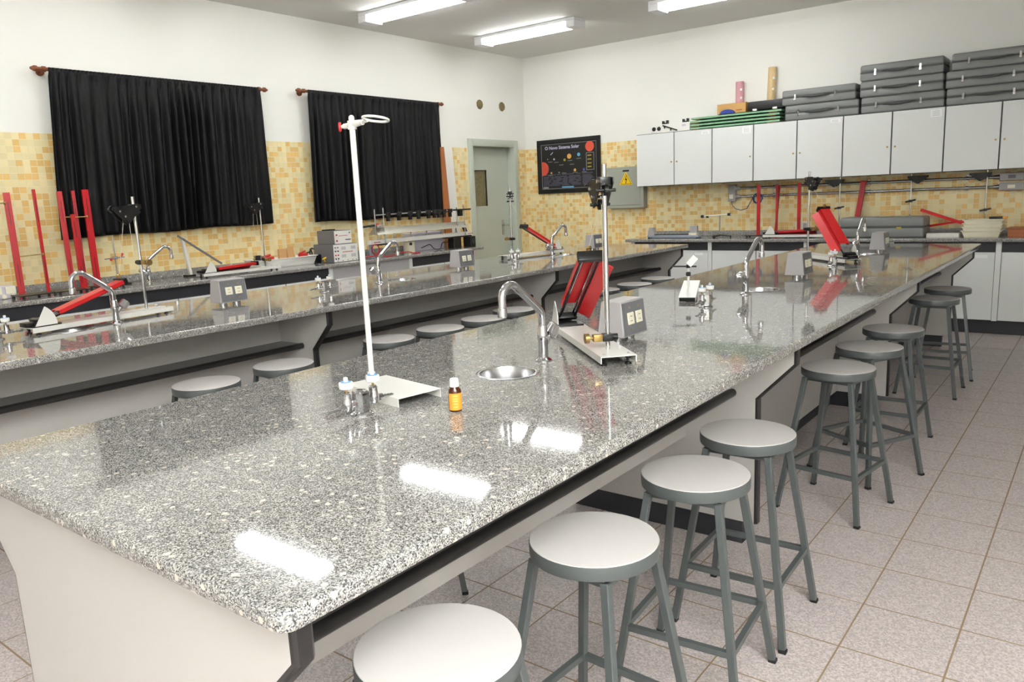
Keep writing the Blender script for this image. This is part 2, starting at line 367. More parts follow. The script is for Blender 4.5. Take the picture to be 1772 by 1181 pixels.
# ------------------------------------------------------------------ granite worktops
def slab(name, x0, x1, y0, y1, zt=H, th=0.034, holes=(), rc=0.03):
    bm = bmesh.new()
    def outline(ins):
        r = max(rc - ins, 0.004); pts = []
        for cx, cy, a in ((x1 - ins - r, y0 + ins + r, -90), (x1 - ins - r, y1 - ins - r, 0), (x0 + ins + r, y1 - ins - r, 90), (x0 + ins + r, y0 + ins + r, 180)):
            for k in range(7): t = R(a + 15 * k); pts.append((cx + r * math.cos(t), cy + r * math.sin(t)))
        return pts
    prof = [(0.008, zt), (0.0035, zt - 0.0012), (0.001, zt - 0.004), (0.0, zt - 0.009), (0.0, zt - th + 0.005), (0.002, zt - th + 0.001), (0.005, zt - th)]
    rings = [[bm.verts.new((x, y, z)) for x, y in outline(i)] for i, z in prof]; n = len(rings[0])
    for A, B in zip(rings, rings[1:]):
        for k in range(n): bm.faces.new((A[k], A[(k + 1) % n], B[(k + 1) % n], B[k]))
    bm.faces.new(rings[-1][::-1]) if not holes else None
    bm.edges.ensure_lookup_table()
    def fill(ring, z):
        es = [bm.edges.get((ring[k], ring[(k + 1) % n])) for k in range(n)]
        hs = []
        for hx, hy, hr in holes:
            c = [bm.verts.new((hx + hr * math.cos(2 * math.pi * k / 40), hy + hr * math.sin(2 * math.pi * k / 40), z)) for k in range(40)]
            es += [bm.edges.new((c[k], c[(k + 1) % 40])) for k in range(40)]; hs.append(c)
        bmesh.ops.triangle_fill(bm, use_beauty=True, edges=es); return hs
    if holes:
        a = fill(rings[0], zt); b = fill(rings[-1], zt - th)
        for A, B in zip(a, b):
            for k in range(40): bm.faces.new((A[k], A[(k + 1) % 40], B[(k + 1) % 40], B[k]))
    else: bm.faces.new(rings[0])
    m = MB(); m.bm.free(); m.bm = bm
    o = m.build(name, 'granite', None, 40)
    for p in o.data.polygons:
        if abs(p.normal.z) > 0.995: p.use_smooth = False
    return o
BX0, BX1, BY1 = -1.33, 0.0, 7.10
CX0, CX1, CY0, CY1 = -3.86, -2.614, 0.0, 6.98
SINKS_M = [(-0.651, 1.355), (-0.640, 3.63), (-0.650, 5.93)]
SINKS_B = [(-3.25, 1.12), (-3.25, 3.44), (-3.25, 5.60)]
tag(slab('granite_worktop', BX0, BX1, 0, BY1, holes=[(x, y, 0.093) for x, y in SINKS_M]), 'polished grey granite top of the long bench in the foreground', 'worktop')
tag(slab('granite_worktop', CX0, CX1, CY0, CY1, holes=[(x, y, 0.093) for x, y in SINKS_B]), 'polished grey granite top of the second bench, behind the foreground one', 'worktop')
def counter_top(name, x0, x1, y0, y1, splash, label):
    struct(MB().bx(*splash, H, H + 0.062, 0.003).build('trim_1' if x0 < -5 else 'trim_2', 'granite'))
    return tag(slab(name, x0, x1, y0, y1, rc=0.008), label, 'worktop')
counter_top('granite_worktop', XW + 0.006, -5.069, 0.2, 6.60, (XW + 0.005, XW + 0.027, 0.2, 6.60), 'dark granite counter top along the left wall below the black curtains')
counter_top('granite_worktop', -3.80, XR - 0.01, 7.74, YB - 0.006, (-3.80, XR, YB - 0.027, YB - 0.005), 'dark granite counter top along the back wall below the cupboards')

# bench undercarriages
def bench(label, x0, x1, y0, y1, ys, open_mods):
    t = thing('lab_bench', label, 'bench', ((x0 + x1) / 2, y0, 0)); hw = (x1 - x0) / 2; zt = H - 0.034
    prof = [(0.052, zt), (0.052, 0.785), (0.20, 0.632), (0.20, 0.10)]
    poly = [(hw - i, z) for i, z in prof] + [(-(hw - i), z) for i, z in prof[::-1]]
    for y in ys:
        g = MB().prism(poly, y - 0.020, y + 0.020).build('gable_panel', 'laminate', t)
        for s in (-1, 1):
            b = MB(); pts = [(s * (hw - i), y, z) for i, z in prof]
            # rounded black lipping glued on the edge of the panel
            ring = []
            for (px, py, pz), nrm in zip(pts, ((s, 0), (s * 0.87, -0.36), (s * 0.87, -0.36), (s, 0))):
                row = []
                for ox, oy in ((0, -0.0198), (0.008, -0.019), (0.013, -0.013), (0.013, 0.013), (0.008, 0.019), (0, 0.0198)):
                    row.append(b.bm.verts.new((px + nrm[0] * ox, py + oy, pz + nrm[1] * ox)))
                ring.append(row)
            for A, B in zip(ring, ring[1:]):
                for k in range(6): b.bm.faces.new((A[k], A[(k + 1) % 6], B[(k + 1) % 6], B[k]))
            b.bm.faces.new(ring[0]); b.bm.faces.new(ring[-1][::-1])
            b.build('edge_strip', 'edge_black', g, 25)
        MB().bx(-hw + 0.25, hw - 0.25, y - 0.015, y + 0.03, 0, 0.10).build('plinth', 'plinth', t)
    for k, (a, c) in enumerate(zip(ys, ys[1:])):
        a += 0.020; c -= 0.020
        for s in (-1, 1):
            xb = s * (hw - 0.50); lo = 0.43 if k in open_mods else 0.10
            MB().bx(xb - s * 0.018, xb, a, c, lo, zt).build('back_panel', 'laminate', t)
            sh = MB().bx(xb, s * (hw - 0.298), a, c, 0.632, 0.657).build('book_shelf', 'shelf_grey', t)
            e = MB(); pr = [(0.0, 0.628)] + [(0.004 + 0.016 * math.cos(R(x)), 0.645 + 0.0165 * math.sin(R(x))) for x in range(-90, 91, 20)] + [(0.0, 0.662)]
            e.prism([(s * (hw - 0.298 + u), z) for u, z in pr], a, c)
            e.build('shelf_nosing', 'edge_black', sh, 40)
            if k not in open_mods:
                MB().bx(xb - s * 0.06, xb - s * 0.04, a, c, 0, 0.10).build('plinth', 'plinth', t)
    return t
bench('white laminate bench frame with black edging under the foreground granite top', BX0, BX1, 0, BY1, [0.062, 2.385, 4.70, 7.03], (0,))
bench('white laminate bench frame with black edging under the second granite top', CX0, CX1, CY0, CY1, [0.062, 2.27, 4.60, 6.91], ())

# sinks
def sink(label, x, y):
    t = thing('sink', label, 'sink', (x, y, H), 0, 'round steel bench sinks')
    pr = [(0.104, 0.0006), (0.102, 0.0022), (0.092, 0.0016), (0.0895, -0.004), (0.089, -0.09), (0.084, -0.115), (0.07, -0.128), (0.022, -0.134)]
    b = MB(); b.lathe(pr, n=40, capb=False, capt=False); b.lathe([(r - 0.0 + (0.0012 if i > 2 else 0), z - 0.0012 if i > 2 else z - 0.0004) for i, (r, z) in enumerate(pr)], n=40, capb=False, capt=False); b.build('bowl', 'steel', t, 50)
    MB().lathe([(0.0225, -0.1385), (0.0225, -0.133), (0.016, -0.132), (0.014, -0.135)], n=20).build('drain', 'chrome', t)
    return t
S0 = sink('round steel sink in the foreground bench, nearest the camera', *SINKS_M[0])
for (x, y), lb in zip(SINKS_M[1:] + SINKS_B, ('round steel sink halfway along the foreground bench', 'round steel sink at the far end of the foreground bench', 'round steel sink in the second bench beside the left tilted red ramp', 'round steel sink halfway along the second bench', 'round steel sink at the far end of the second bench, near the door')):
    dup(S0, (x, y, H), 0, lb)

# faucets: local +x points towards the sink
def faucet(label, loc, rz):
    t = thing('faucet', label, 'faucet', loc, rz, 'chrome gooseneck faucets')
    b = MB(); b.lathe([(0.030, 0), (0.030, 0.004), (0.024, 0.008), (0.0175, 0.012), (0.0165, 0.07), (0.0185, 0.074), (0.0185, 0.098), (0.0165, 0.102), (0.0165, 0.118), (0.0135, 0.124)], n=24)
    b.build('body', 'chrome', t)
    pts = [(0, 0, 0.12), (0, 0, 0.15), (0.004, 0, 0.166), (0.012, 0, 0.18)]
    pts += [(0.012 + (0.117 - 0.012) * k / 4, 0, 0.18 + (0.264 - 0.18) * k / 4) for k in range(1, 4)]
    pts += arc((0.1535, 0, 0.238), 0.042, 138, -4, 12)
    pts += [(0.196, 0, 0.205)]
    MB().tube(pts, 0.0132, 16).build('spout', 'chrome', t, 60)
    MB().lathe([(0.0125, -0.030), (0.0158, -0.028), (0.0158, -0.006), (0.0150, 0.0), (0.0135, 0.003)], (0.196, 0, 0.207), 18).build('aerator', 'chrome', t)
    d = Vector((-0.72, 0, 0.69)).normalized(); a = Vector((-0.012, 0, 0.06))
    h = MB(); h.cyl(a, a + d * 0.03, 0.011, 0.012); h.build('valve_neck', 'chrome', t)
    h = MB(); x, y, _ = frame(d); A = []
    for L_, rr in ((0.026, 0.015), (0.033, 0.024), (0.070, 0.021), (0.074, 0.013)):
        A.append([h.bm.verts.new(a + d * L_ + (x * math.cos(2 * math.pi * k / 24) + y * math.sin(2 * math.pi * k / 24)) * rr * (1 + 0.12 * math.cos(6 * 2 * math.pi * k / 24))) for k in range(24)])
    for P, Q in zip(A, A[1:]):
        for k in range(24): h.bm.faces.new((P[k], P[(k + 1) % 24], Q[(k + 1) % 24], Q[k]))
    h.bm.faces.new(A[0][::-1]); h.bm.faces.new(A[-1]); h.build('knob', 'chrome', t)
    return t
FA = faucet('chrome gooseneck faucet nearest the camera on the foreground bench', (-0.655, 1.565, H), R(-95))
dup(FA, (-0.652, 3.43, H), R(86), 'chrome gooseneck faucet halfway along the foreground bench')
dup(FA, (-0.66, 5.73, H), R(90), 'chrome gooseneck faucet behind the far red ramp on the foreground bench')
dup(FA, (-3.25, 1.345, H), R(-90), 'chrome gooseneck faucet at the left of the second bench, arching over a red ramp')
dup(FA, (-3.25, 3.215, H), R(88), 'chrome gooseneck faucet halfway along the second bench')
dup(FA, (-3.27, 5.42, H), R(80), 'chrome gooseneck faucet at the far end of the second bench near the door')
dup(FA, (-5.50, 2.71, H), R(75), 'chrome gooseneck faucet on the left wall counter below the first curtain')

# gas taps
def gas_tap(label, loc, rz):
    t = thing('gas_tap', label, 'gas tap', loc, rz, 'twin gas taps on the benches')
    MB().lathe([(0.033, 0), (0.033, 0.004), (0.028, 0.008), (0.022, 0.010)], n=24).build('flange', 'chrome', t)
    b = MB(); b.lathe([(0.0245, 0.009), (0.0245, 0.06), (0.0215, 0.065), (0.011, 0.067)], n=6); b.build('column', 'chrome', t, 20)
    for s in (-1, 1):
        b = MB(); b.cyl((0, 0, 0.034), (s * 0.036, 0, 0.034), 0.010); b.lathe([(0.0135, 0.022), (0.0155, 0.030), (0.0145, 0.042), (0.0125, 0.05), (0.0125, 0.066), (0.008, 0.07)], (s * 0.047, 0, 0), 12)
        v = b.build('valve', 'chrome', t)
        b = MB(); b.cyl((s * 0.056, 0, 0.032), (s * 0.078, 0, 0.031), 0.0105, 0.0085, 8); b.tube([(s * (0.078 + 0.0058 * k), 0, 0.031 - 0.0005 * k) for k in range(8)], [0.0065, 0.0048, 0.0060, 0.0044, 0.0054, 0.0040, 0.0048, 0.003], 10)
        b.build('hose_barb', 'chrome', v)
        MB().cyl((s * 0.047, 0, 0.068), (s * 0.047, 0, 0.082), 0.0035).build('stem', 'brass', v)
        MB().lathe([(0.015, 0.080), (0.0185, 0.082), (0.0195, 0.096), (0.018, 0.0985), (0.006, 0.099), (0.006, 0.110), (0.0045, 0.112)], (s * 0.047, 0, 0), 20).build('knob', 'white_plastic', v)
        MB().lathe([(0.0075, 0.0990), (0.0140, 0.0990), (0.0140, 0.1000), (0.0075, 0.1000)], (s * 0.047, 0, 0), 20, False, False).build('colour_ring', 'tape_blue', v)
    return t
GT = gas_tap('chrome twin gas tap with white and blue knobs in front of the tall white stand', (-0.705, 0.778, H), R(90))
dup(GT, (-0.652, 2.92, H), R(90), 'chrome twin gas tap halfway along the foreground bench, by the small stand')
dup(GT, (-0.63, 4.97, H), R(90), 'chrome twin gas tap in front of the far red ramp on the foreground bench')
dup(GT, (-3.22, 2.70, H), R(90), 'chrome twin gas tap on the second bench, just left of the tall white rod')
dup(GT, (-3.31, 4.90, H), R(90), 'chrome twin gas tap at the far end of the second bench')
dup(GT, (-3.30, 0.80, H), R(90), 'chrome twin gas tap cut off by the left edge of the picture')

# socket boxes
def socket_box(label, loc, rz=0.0):
    t = thing('socket_box', label, 'socket box', loc, rz, 'grey metal socket boxes on the benches')
    for s in (-1, 1): MB().lathe([(0.024, 0), (0.024, 0.02)], (0, s * 0.045, 0), 18).build('foot', 'steel', t)
    b = MB(); lo = (0.058, 0.095, 0.02); hi = (0.043, 0.088, 0.155)
    vs = [b.bm.verts.new((sx * lo[0], sy * lo[1], lo[2])) for sx, sy in ((-1, -1), (1, -1), (1, 1), (-1, 1))] + [b.bm.verts.new((sx * hi[0], sy * hi[1], hi[2])) for sx, sy in ((-1, -1), (1, -1), (1, 1), (-1, 1))]
    for f in ((0, 1, 2, 3), (4, 5, 6, 7), (0, 1, 5, 4), (1, 2, 6, 5), (2, 3, 7, 6), (3, 0, 4, 7)): b.bm.faces.new([vs[k] for k in f])
    bmesh.ops.bevel(b.bm, geom=b.bm.edges[:], offset=0.003, segments=1, affect='EDGES')
    b.build('housing', 'box_grey', t)
    tilt = math.atan2(0.015, 0.135)
    for s in (-1, 1):
        Q = Matrix.Rotation(-s * tilt, 3, 'Y')
        c = Vector((s * 0.0515, 0, 0.0875))
        fp = MB().box(c, (0.0025, 0.168, 0.124), Q).build('face_plate', 'box_face', t)
        for k in (-1, 1):
            so = MB().box(c + Q @ Vector((s * 0.003, k * 0.032, 0.0)), (0.006, 0.046, 0.046), Q, 0.002, 1).build('socket', 'cream_plastic', fp)
            for dz in (-0.009, 0.009): MB().box(c + Q @ Vector((s * 0.0062, k * 0.032, dz)), (0.001, 0.016, 0.004), Q).build('slot', 'box_grey', so)
            for dz in (-0.042, 0.042): MB().cyl(c + Q @ Vector((s * 0.001, k * 0.032, dz)), c + Q @ Vector((s * 0.003, k * 0.032, dz)), 0.004, n=10).build('screw', 'brass', fp)
    return t
SB = socket_box('grey socket box nearest the camera, behind the red ramp stand', (-0.608, 2.035, H))
dup(SB, (-0.637, 4.27, H), 0, 'grey socket box halfway along the foreground bench, right of the middle faucet')
dup(SB, (-0.61, 6.22, H), 0, 'grey socket box at the far end of the foreground bench')
dup(SB, (-3.31, 2.055, H), 0, 'grey socket box on the left part of the second bench')
dup(SB, (-3.34, 4.22, H), 0, 'grey socket box halfway along the second bench, in front of the counter end')
dup(SB, (-3.30, 6.22, H), 0, 'grey socket box at the far end of the second bench, mostly hidden')

# ------------------------------------------------------------------ stools
def stool(label, loc, rz):
    t = thing('stool', label, 'stool', loc, rz, 'round topped lab stools')
    MB().lathe([(0.0, 0.655), (0.151, 0.655), (0.1535, 0.6545), (0.1545, 0.653)][1:], n=48).build('seat_top', 'seat_top', t)
    MB().lathe([(0.150, 0.618), (0.1545, 0.620), (0.1555, 0.624), (0.1555, 0.650), (0.1540, 0.6528)], n=48).build('seat_edge', 'stool_paint', t, 50)
    b = MB()
    for k in range(4):
        a = R(90 * k); q = Matrix.Rotation(a, 3, 'Z'); b.beam(q @ V(0.098, -0.098, 0.609), q @ V(0.098, 0.098, 0.609), 0.020, 0.018)
    b.build('top_frame', 'stool_paint', t)
    for k in range(4):
        q = Matrix.Rotation(R(90 * k), 3, 'Z'); a = q @ V(0.183, 0.183, 0.010); c = q @ V(0.102, 0.102, 0.612)
        b = MB(); d = (c - a).normalized(); x = q @ V(1, 0, 0); x = (x - d * x.dot(d)).normalized(); y = d.cross(x)
        b.box((a + c) / 2, (0.021, 0.021, (c - a).length), Matrix((x, y, d)).transposed(), 0.0018, 1)
        lg = b.build('leg', 'stool_paint', t)
        MB().box(q @ V(0.1845, 0.1845, 0.006), (0.024, 0.024, 0.012), q, 0.002, 1).build('foot_cap', 'rubber', lg)
        h = 0.157; b = MB(); b.beam(q @ V(h, -h + 0.009, 0.205), q @ V(h, h - 0.009, 0.205), 0.016, 0.018); b.build('stretcher', 'stool_paint', t)
    return t
ST = [((-0.050, 0.352), 4, 'round stool nearest the camera, its legs cut off by the bottom edge'),
      ((-0.050, 0.898), -3, 'second stool from the camera along the foreground bench'),
      ((-0.030, 1.425), 5, 'third stool from the camera along the foreground bench'),
      ((-0.043, 1.867), 2, 'fourth stool from the camera, in front of the white bench panel'),
      ((-0.050, 2.975), -9, 'fifth stool from the camera along the foreground bench, standing in light'),
      ((-0.043, 3.50), -28, 'sixth stool from the camera along the foreground bench'),
      ((-0.050, 4.06), 0, 'seventh stool from the camera, with a dark shaded seat'),
      ((-0.062, 5.36), 0, 'last but one stool at the far right end of the foreground bench'),
      ((-0.066, 5.93), 8, 'farthest stool on the right side of the foreground bench'),
      ((-2.50, 1.375), 6, 'leftmost stool seat showing between the two benches'),
      ((-2.52, 1.83), -5, 'second stool from the left between the two benches, by a black panel edge'),
      ((-2.545, 2.61), 3, 'stool between the benches just right of the tall white rod'),
      ((-2.51, 3.03), -2, 'fourth stool from the left between the two benches'),
      ((-2.505, 3.46), 3, 'fifth stool from the left between the benches, behind the near faucet'),
      ((-2.555, 3.87), 0, 'stool between the benches hidden partly by the near faucet spout'),
      ((-2.55, 5.10), 0, 'stool between the benches behind the near red ramp'),
      ((-2.475, 5.54), 5, 'stool between the benches right of the chrome rod, last but one'),
      ((-2.49, 6.02), -6, 'farthest stool between the two benches'),
      ((-1.215, 1.42), 45, 'stool on the hidden side of the foreground bench, only a leg showing'),
      ((-1.215, 2.02), 42, 'second stool on the hidden side of the foreground bench, feet showing')]
S1 = None
for (x, y), a, lb in ST:
    if S1 is None: S1 = stool(lb, (x, y, 0), R(a))
    else: dup(S1, (x, y, 0), R(a), lb)

# ------------------------------------------------------------------ inclined plane apparatus; local x from pivot end to rod end
def ramp_set(name, label, loc, rz, ang, clamp_z, side=1, rod=True, head=0.0):
    t = thing(name, label, 'inclined plane', loc, rz, 'inclined plane sets')
    L = 0.78; z1 = 0.036
    b = MB(); b.prism([(-0.061, 0.012), (-0.061, z1), (0.061, z1), (0.061, 0.012), (0.058, 0.012), (0.058, z1 - 0.003), (-0.058, z1 - 0.003), (-0.058, 0.012)], 0.0, L, 'yz')
    b.build('base_channel', 'white_enamel', t, 20)
    for fx in (0.035, L - 0.035):
        for fy in (-0.042, 0.042): MB().lathe([(0.012, 0.0), (0.012, 0.006), (0.006, 0.008), (0.006, 0.020), (0.010, 0.022), (0.010, z1 - 0.003)], (fx, fy, 0), 14).build('levelling_foot', 'black', t)
    for k in (-1, 1): MB().lathe([(0.0045, z1), (0.0045, z1 + 0.003), (0.002, z1 + 0.004)], (L - 0.03, k * 0.042, 0), 10).build('screw', 'steel', t)
    # protractor plate
    pl = [(0.020, z1 + 0.006), (0.128, z1 + 0.006)] + [(0.020 + 0.108 * math.cos(R(a)), z1 + 0.006 + 0.108 * math.sin(R(a))) for a in range(8, 57, 6)] + [(0.076, z1 + 0.098)]
    ys = side * 0.052
    pp = MB().prism(pl, ys - 0.0015, ys + 0.0015).build('angle_plate', 'white_enamel', t, 20)
    b = MB()
    for px, pz in ((0.034, z1 + 0.013), (0.118, z1 + 0.014)): b.cyl((px, ys - side * 0.0028 - 0.0015, pz), (px, ys + 0.003, pz), 0.004, n=10)
    b.build('rivets', 'steel', pp)
    b = MB(); b.bx(0.012, 0.15, -0.05, 0.05, z1, z1 + 0.007); b.bx(-0.012, 0.03, -0.03, 0.03, z1 + 0.004, z1 + 0.026, 0.003); b.build('pivot_block', 'black', t)
    # ramp
    r = bpy.data.objects.new('ramp', None); COL.objects.link(r); r.parent = t; r.location = (0.045, 0, z1 + 0.020); r.rotation_euler = (0, -R(ang), 0); r.empty_display_size = 0.05
    b = MB(); b.prism([(-0.040, -0.006), (-0.040, 0.014), (0.030, 0.014), (0.030, -0.002), (0.0275, -0.002), (0.0275, 0.0115), (-0.0375, 0.0115), (-0.0375, -0.006)], 0.115, 0.50, 'yz')
    b.build('red_cover', 'red_paint', r, 20)
    b = MB(); b.prism([(0.036, 0.006), (0.040, 0.006), (0.040, -0.010), (0.082, -0.040), (0.080, -0.043), (0.036, -0.013)], 0.070, 0.49, 'yz')
    b.build('red_flap', 'red_paint', r, 20)
    for k in (-1, 1): MB().bx(0.0, 0.50, k * 0.033 - 0.003, k * 0.033 + 0.003, -0.010, -0.002).build('side_rail', 'black', r)
    for k in (-1, 1): MB().cyl((0.0, k * 0.024, 0.003), (0.505, k * 0.024, 0.003), 0.0050, n=10).build('guide_rod', 'chrome', r)
    MB().bx(0.0, 0.022, -0.044, 0.044, -0.012, 0.016, 0.002).build('lower_bracket', 'black', r)
    e = MB().bx(0.492, 0.512, -0.048, 0.048, -0.016, 0.022, 0.002).build('upper_bracket', 'black', r)
    MB().lathe([(0.006, 0.022), (0.006, 0.03), (0.011, 0.032), (0.011, 0.042), (0.006, 0.045)], (0.502, 0, 0), 12).build('thumb_screw', 'brass', e)
    if not rod: return t
    rx = 0.655
    MB().cyl((rx, 0, z1), (rx, 0, 0.655), 0.008, n=16).build('rod', 'chrome', t)
    b = MB(); b.bx(rx - 0.014, rx + 0.014, -0.020, 0.016, clamp_z - 0.013, clamp_z + 0.013, 0.002); c = b.build('clamp', 'black', t)
    MB().bx(rx - 0.013, rx + 0.013, -0.052, -0.020, clamp_z - 0.012, clamp_z + 0.012, 0.002).build('brass_block', 'brass', c)
    b = MB(); b.cyl((rx, -0.052, clamp_z), (rx, -0.066, clamp_z), 0.005); b.cyl((rx, -0.066, clamp_z), (rx, -0.080, clamp_z), 0.017, 0.017, 20); b.build('clamp_knob', 'brass', c)
    b = MB(); b.cyl((rx, 0.016, clamp_z), (rx, 0.034, clamp_z), 0.012, 0.012, 16); b.build('clamp_screw', 'black', c)
    # pulley head
    hz = 0.60
    hd = MB().bx(-0.020, 0.018, -0.018, 0.018, -0.014, 0.014, 0.002).build('pulley_head', 'black_paint', t); hd.location = (rx, 0, hz); hd.rotation_euler = (0, 0, head)
    for k in (-1, 1):
        MB().prism([(0.030, 0.012), (-0.130, 0.002), (-0.138, -0.012), (-0.062, -0.088), (-0.044, -0.084), (0.034, -0.006)], k * 0.021 - 0.0015, k * 0.021 + 0.0015).build('side_plate', 'black_paint', hd, 20)
    for px, pz in ((-0.126, -0.008), (-0.055, -0.076), (0.012, -0.030)):
        b = MB(); b.cyl((px, -0.006, pz), (px, 0.006, pz), 0.018, n=20); b.cyl((px, -0.034, pz), (px, 0.034, pz), 0.006, n=10); b.build('pulley', 'black', hd)
    for px, pz in ((-0.098, -0.022), (-0.07, -0.050), (0.0, 0.0)):
        MB().cyl((px, -0.026, pz), (px, 0.026, pz), 0.0060, n=10).build('bolt', 'chrome', hd)
    top = Matrix.Rotation(-R(ang), 3, 'Y') @ V(0.51, 0, 0.04) + V(0.045, 0, z1 + 0.02)
    HQ = Matrix.Rotation(head, 3, 'Z')
    MB().cyl(top, HQ @ V(-0.073, 0, -0.085) + V(rx, 0, hz), 0.0012, n=6).build('string', 'string', t)
    q1 = HQ @ V(-0.037, 0, -0.076) + V(rx, 0, hz)
    MB().cyl(q1, (q1.x, q1.y, max(clamp_z, 0.10)), 0.0012, n=6).build('string', 'string', t)
    return t
ramp_set('inclined_plane', 'red ramp on a white base with tall chrome rod, nearest on the foreground bench', (-0.945, 2.125, H), math.atan2(-0.68, 0.733), 34, 0.077, side=-1)
ramp_set('inclined_plane', 'steep red ramp on a white base at the far end of the foreground bench', (-0.535, 5.115, H), math.atan2(0.63, -0.60), 39, 0.22, side=-1)
ramp_set('inclined_plane', 'red ramp on a white base at the left end of the second bench', (-3.30, 0.93, H), R(97), 17, 0.297, side=-1)
ramp_set('inclined_plane', 'dark red ramp with chrome rod at the far end of the second bench', (-3.44, 5.80, H), R(-98), 27, 0.182, head=R(45))
ramp_set('inclined_plane', 'white base with flat red ramp on the left wall counter', (-5.265, 3.03, H), R(90), 2, 0.10, side=-1)

# ------------------------------------------------------------------ tall retort stand, bottle, small stand
rs = thing('retort_stand', 'tall white rod stand with an iron ring at the top', 'retort stand', (-0.785, 0.968, H), R(-9.6))
b = MB(); b.prism([(-0.075, 0.0), (-0.075, 0.026), (0.075, 0.026), (0.075, 0.0), (0.0725, 0.0), (0.0725, 0.0235), (-0.0725, 0.0235), (-0.0725, 0.0)], -0.14, 0.14, 'yz'); b.build('base_plate', 'white_enamel', rs, 20)
b = MB(); b.cyl((-0.105, 0, 0.0235), (-0.105, 0, 0.806), 0.0085, n=18); b.lathe([(0.0085, 0.806), (0.007, 0.811), (0.003, 0.814)], (-0.105, 0, 0), 18); b.cyl((-0.105, 0, 0.026), (-0.105, 0, 0.055), 0.012, n=18); b.build('rod', 'white_enamel', rs)
q = Matrix.Rotation(R(9.6), 3, 'Z'); c0 = V(-0.105, 0, 0.788)
b = MB(); b.cyl(c0 - V(0, 0, 0.014), c0 + V(0, 0, 0.010), 0.013, n=16); b.tube([c0 + q @ V(-0.010, 0, 0), c0 + q @ V(0.02, 0, 0.001), c0 + q @ V(0.046, 0, 0.002)], [0.009, 0.010, 0.008], 12); cl = b.build('ring_clamp', 'white_enamel', rs)
b = MB(); b.cyl(c0 + q @ V(-0.012, 0, -0.002), c0 + q @ V(-0.034, 0, -0.003), 0.008, n=12); b.cyl(c0 + q @ V(-0.034, 0, -0.003), c0 + q @ V(-0.048, 0, -0.003), 0.005, n=10); b.build('clamp_screw', 'white_enamel', cl)
b = MB(); b.tube([c0 + q @ V(-0.046, 0, -0.003) + q @ V(0, 0.010 * math.cos(a) * 0.6, 0.010 * math.sin(a)) - q @ V(0.007 + 0.006 * math.cos(a), 0, 0) for a in [2 * math.pi * k / 12 for k in range(12)]], 0.0042, 8, True); b.build('wing_nut', 'red_paint', cl)
b = MB(); b.cyl(c0 + q @ V(0.044, 0, 0.002), c0 + q @ V(0.066, 0, 0.004), 0.004, n=10); ctr = c0 + q @ V(0.100, 0, 0.006)
b.tube([ctr + V(0.036 * math.cos(2 * math.pi * k / 32), 0.036 * math.sin(2 * math.pi * k / 32), -0.006 * math.sin(2 * math.pi * k / 32)) for k in range(32)], 0.0036, 10, True); b.build('ring', 'white_enamel', rs)

bo = thing('bottle', 'small brown glass bottle with orange label and white cap', 'bottle', (-0.495, 0.925, H), R(40))
MB().lathe([(0.0155, 0), (0.0175, 0.002), (0.0178, 0.055), (0.0165, 0.061), (0.0105, 0.067), (0.010, 0.072)], n=28).build('glass', 'amber', bo, 40)
b = MB(); n = 26
A = [[b.bm.verts.new((0.01815 * math.cos(R(-150 + 250 * k / n)), 0.01815 * math.sin(R(-150 + 250 * k / n)), z)) for k in range(n + 1)] for z in (0.006, 0.052)]
for k in range(n): b.bm.faces.new((A[0][k], A[0][k + 1], A[1][k + 1], A[1][k]))
lb_ = b.build('paper_label', 'label_orange', bo)
b = MB()
for z in (0.044, 0.036, 0.030, 0.022, 0.014):
    A = [[b.bm.verts.new((0.0183 * math.cos(R(-110 + 46 * k / 5)), 0.0183 * math.sin(R(-110 + 46 * k / 5)), z + dz)) for k in range(6)] for dz in (0, 0.0025)]
    for k in range(5): b.bm.faces.new((A[0][k], A[0][k + 1], A[1][k + 1], A[1][k]))
b.build('label_lines', 'label_print', lb_)
b = MB(); A = []
for z, r in ((0.068, 0.0118), (0.069, 0.0125), (0.086, 0.0122), (0.0905, 0.0105), (0.0915, 0.006)):
    A.append([b.bm.verts.new((r * (1 + 0.025 * (k % 2)) * math.cos(2 * math.pi * k / 40), r * (1 + 0.025 * (k % 2)) * math.sin(2 * math.pi * k / 40), z)) for k in range(40)])
for P, Q in zip(A, A[1:]):
    for k in range(40): b.bm.faces.new((P[k], P[(k + 1) % 40], Q[(k + 1) % 40], Q[k]))
b.bm.faces.new(A[0][::-1]); b.bm.faces.new(A[-1]); b.build('cap', 'white_plastic', bo)

ss = thing('clamp_stand', 'short stand on a tilted white channel base holding a small white mirror', 'clamp stand', (-0.865, 3.20, H), R(20))
TQ = Matrix.Rotation(R(9), 4, 'X') @ Matrix.Translation((0, 0.0, 0.026))
b = MB(); b.prism([(-0.043, 0.0), (-0.043, 0.024), (0.043, 0.024), (0.043, 0.0), (0.0405, 0.0), (0.0405, 0.0215), (-0.0405, 0.0215), (-0.0405, 0.0)], -0.16, 0.16); bmesh.ops.transform(b.bm, matrix=TQ, verts=b.bm.verts[:]); b.build('base_channel', 'white_enamel', ss, 20)
b = MB(); b.bx(-0.039, 0.039, -0.155, -0.150, 0.0, 0.0213); bmesh.ops.transform(b.bm, matrix=TQ, verts=b.bm.verts[:]); b.build('end_block_or_shade', 'black', ss)  # black sheet painting the shade inside the channel's open end
b = MB(); b.bx(-0.03, 0.03, 0.10, 0.14, 0.0, 0.042, 0.003, 1); b.build('support_block', 'black', ss)
MB().cyl((-0.012, 0.06, 0.055), (-0.012, 0.06, 0.175), 0.006, n=12).build('rod', 'white_enamel', ss)
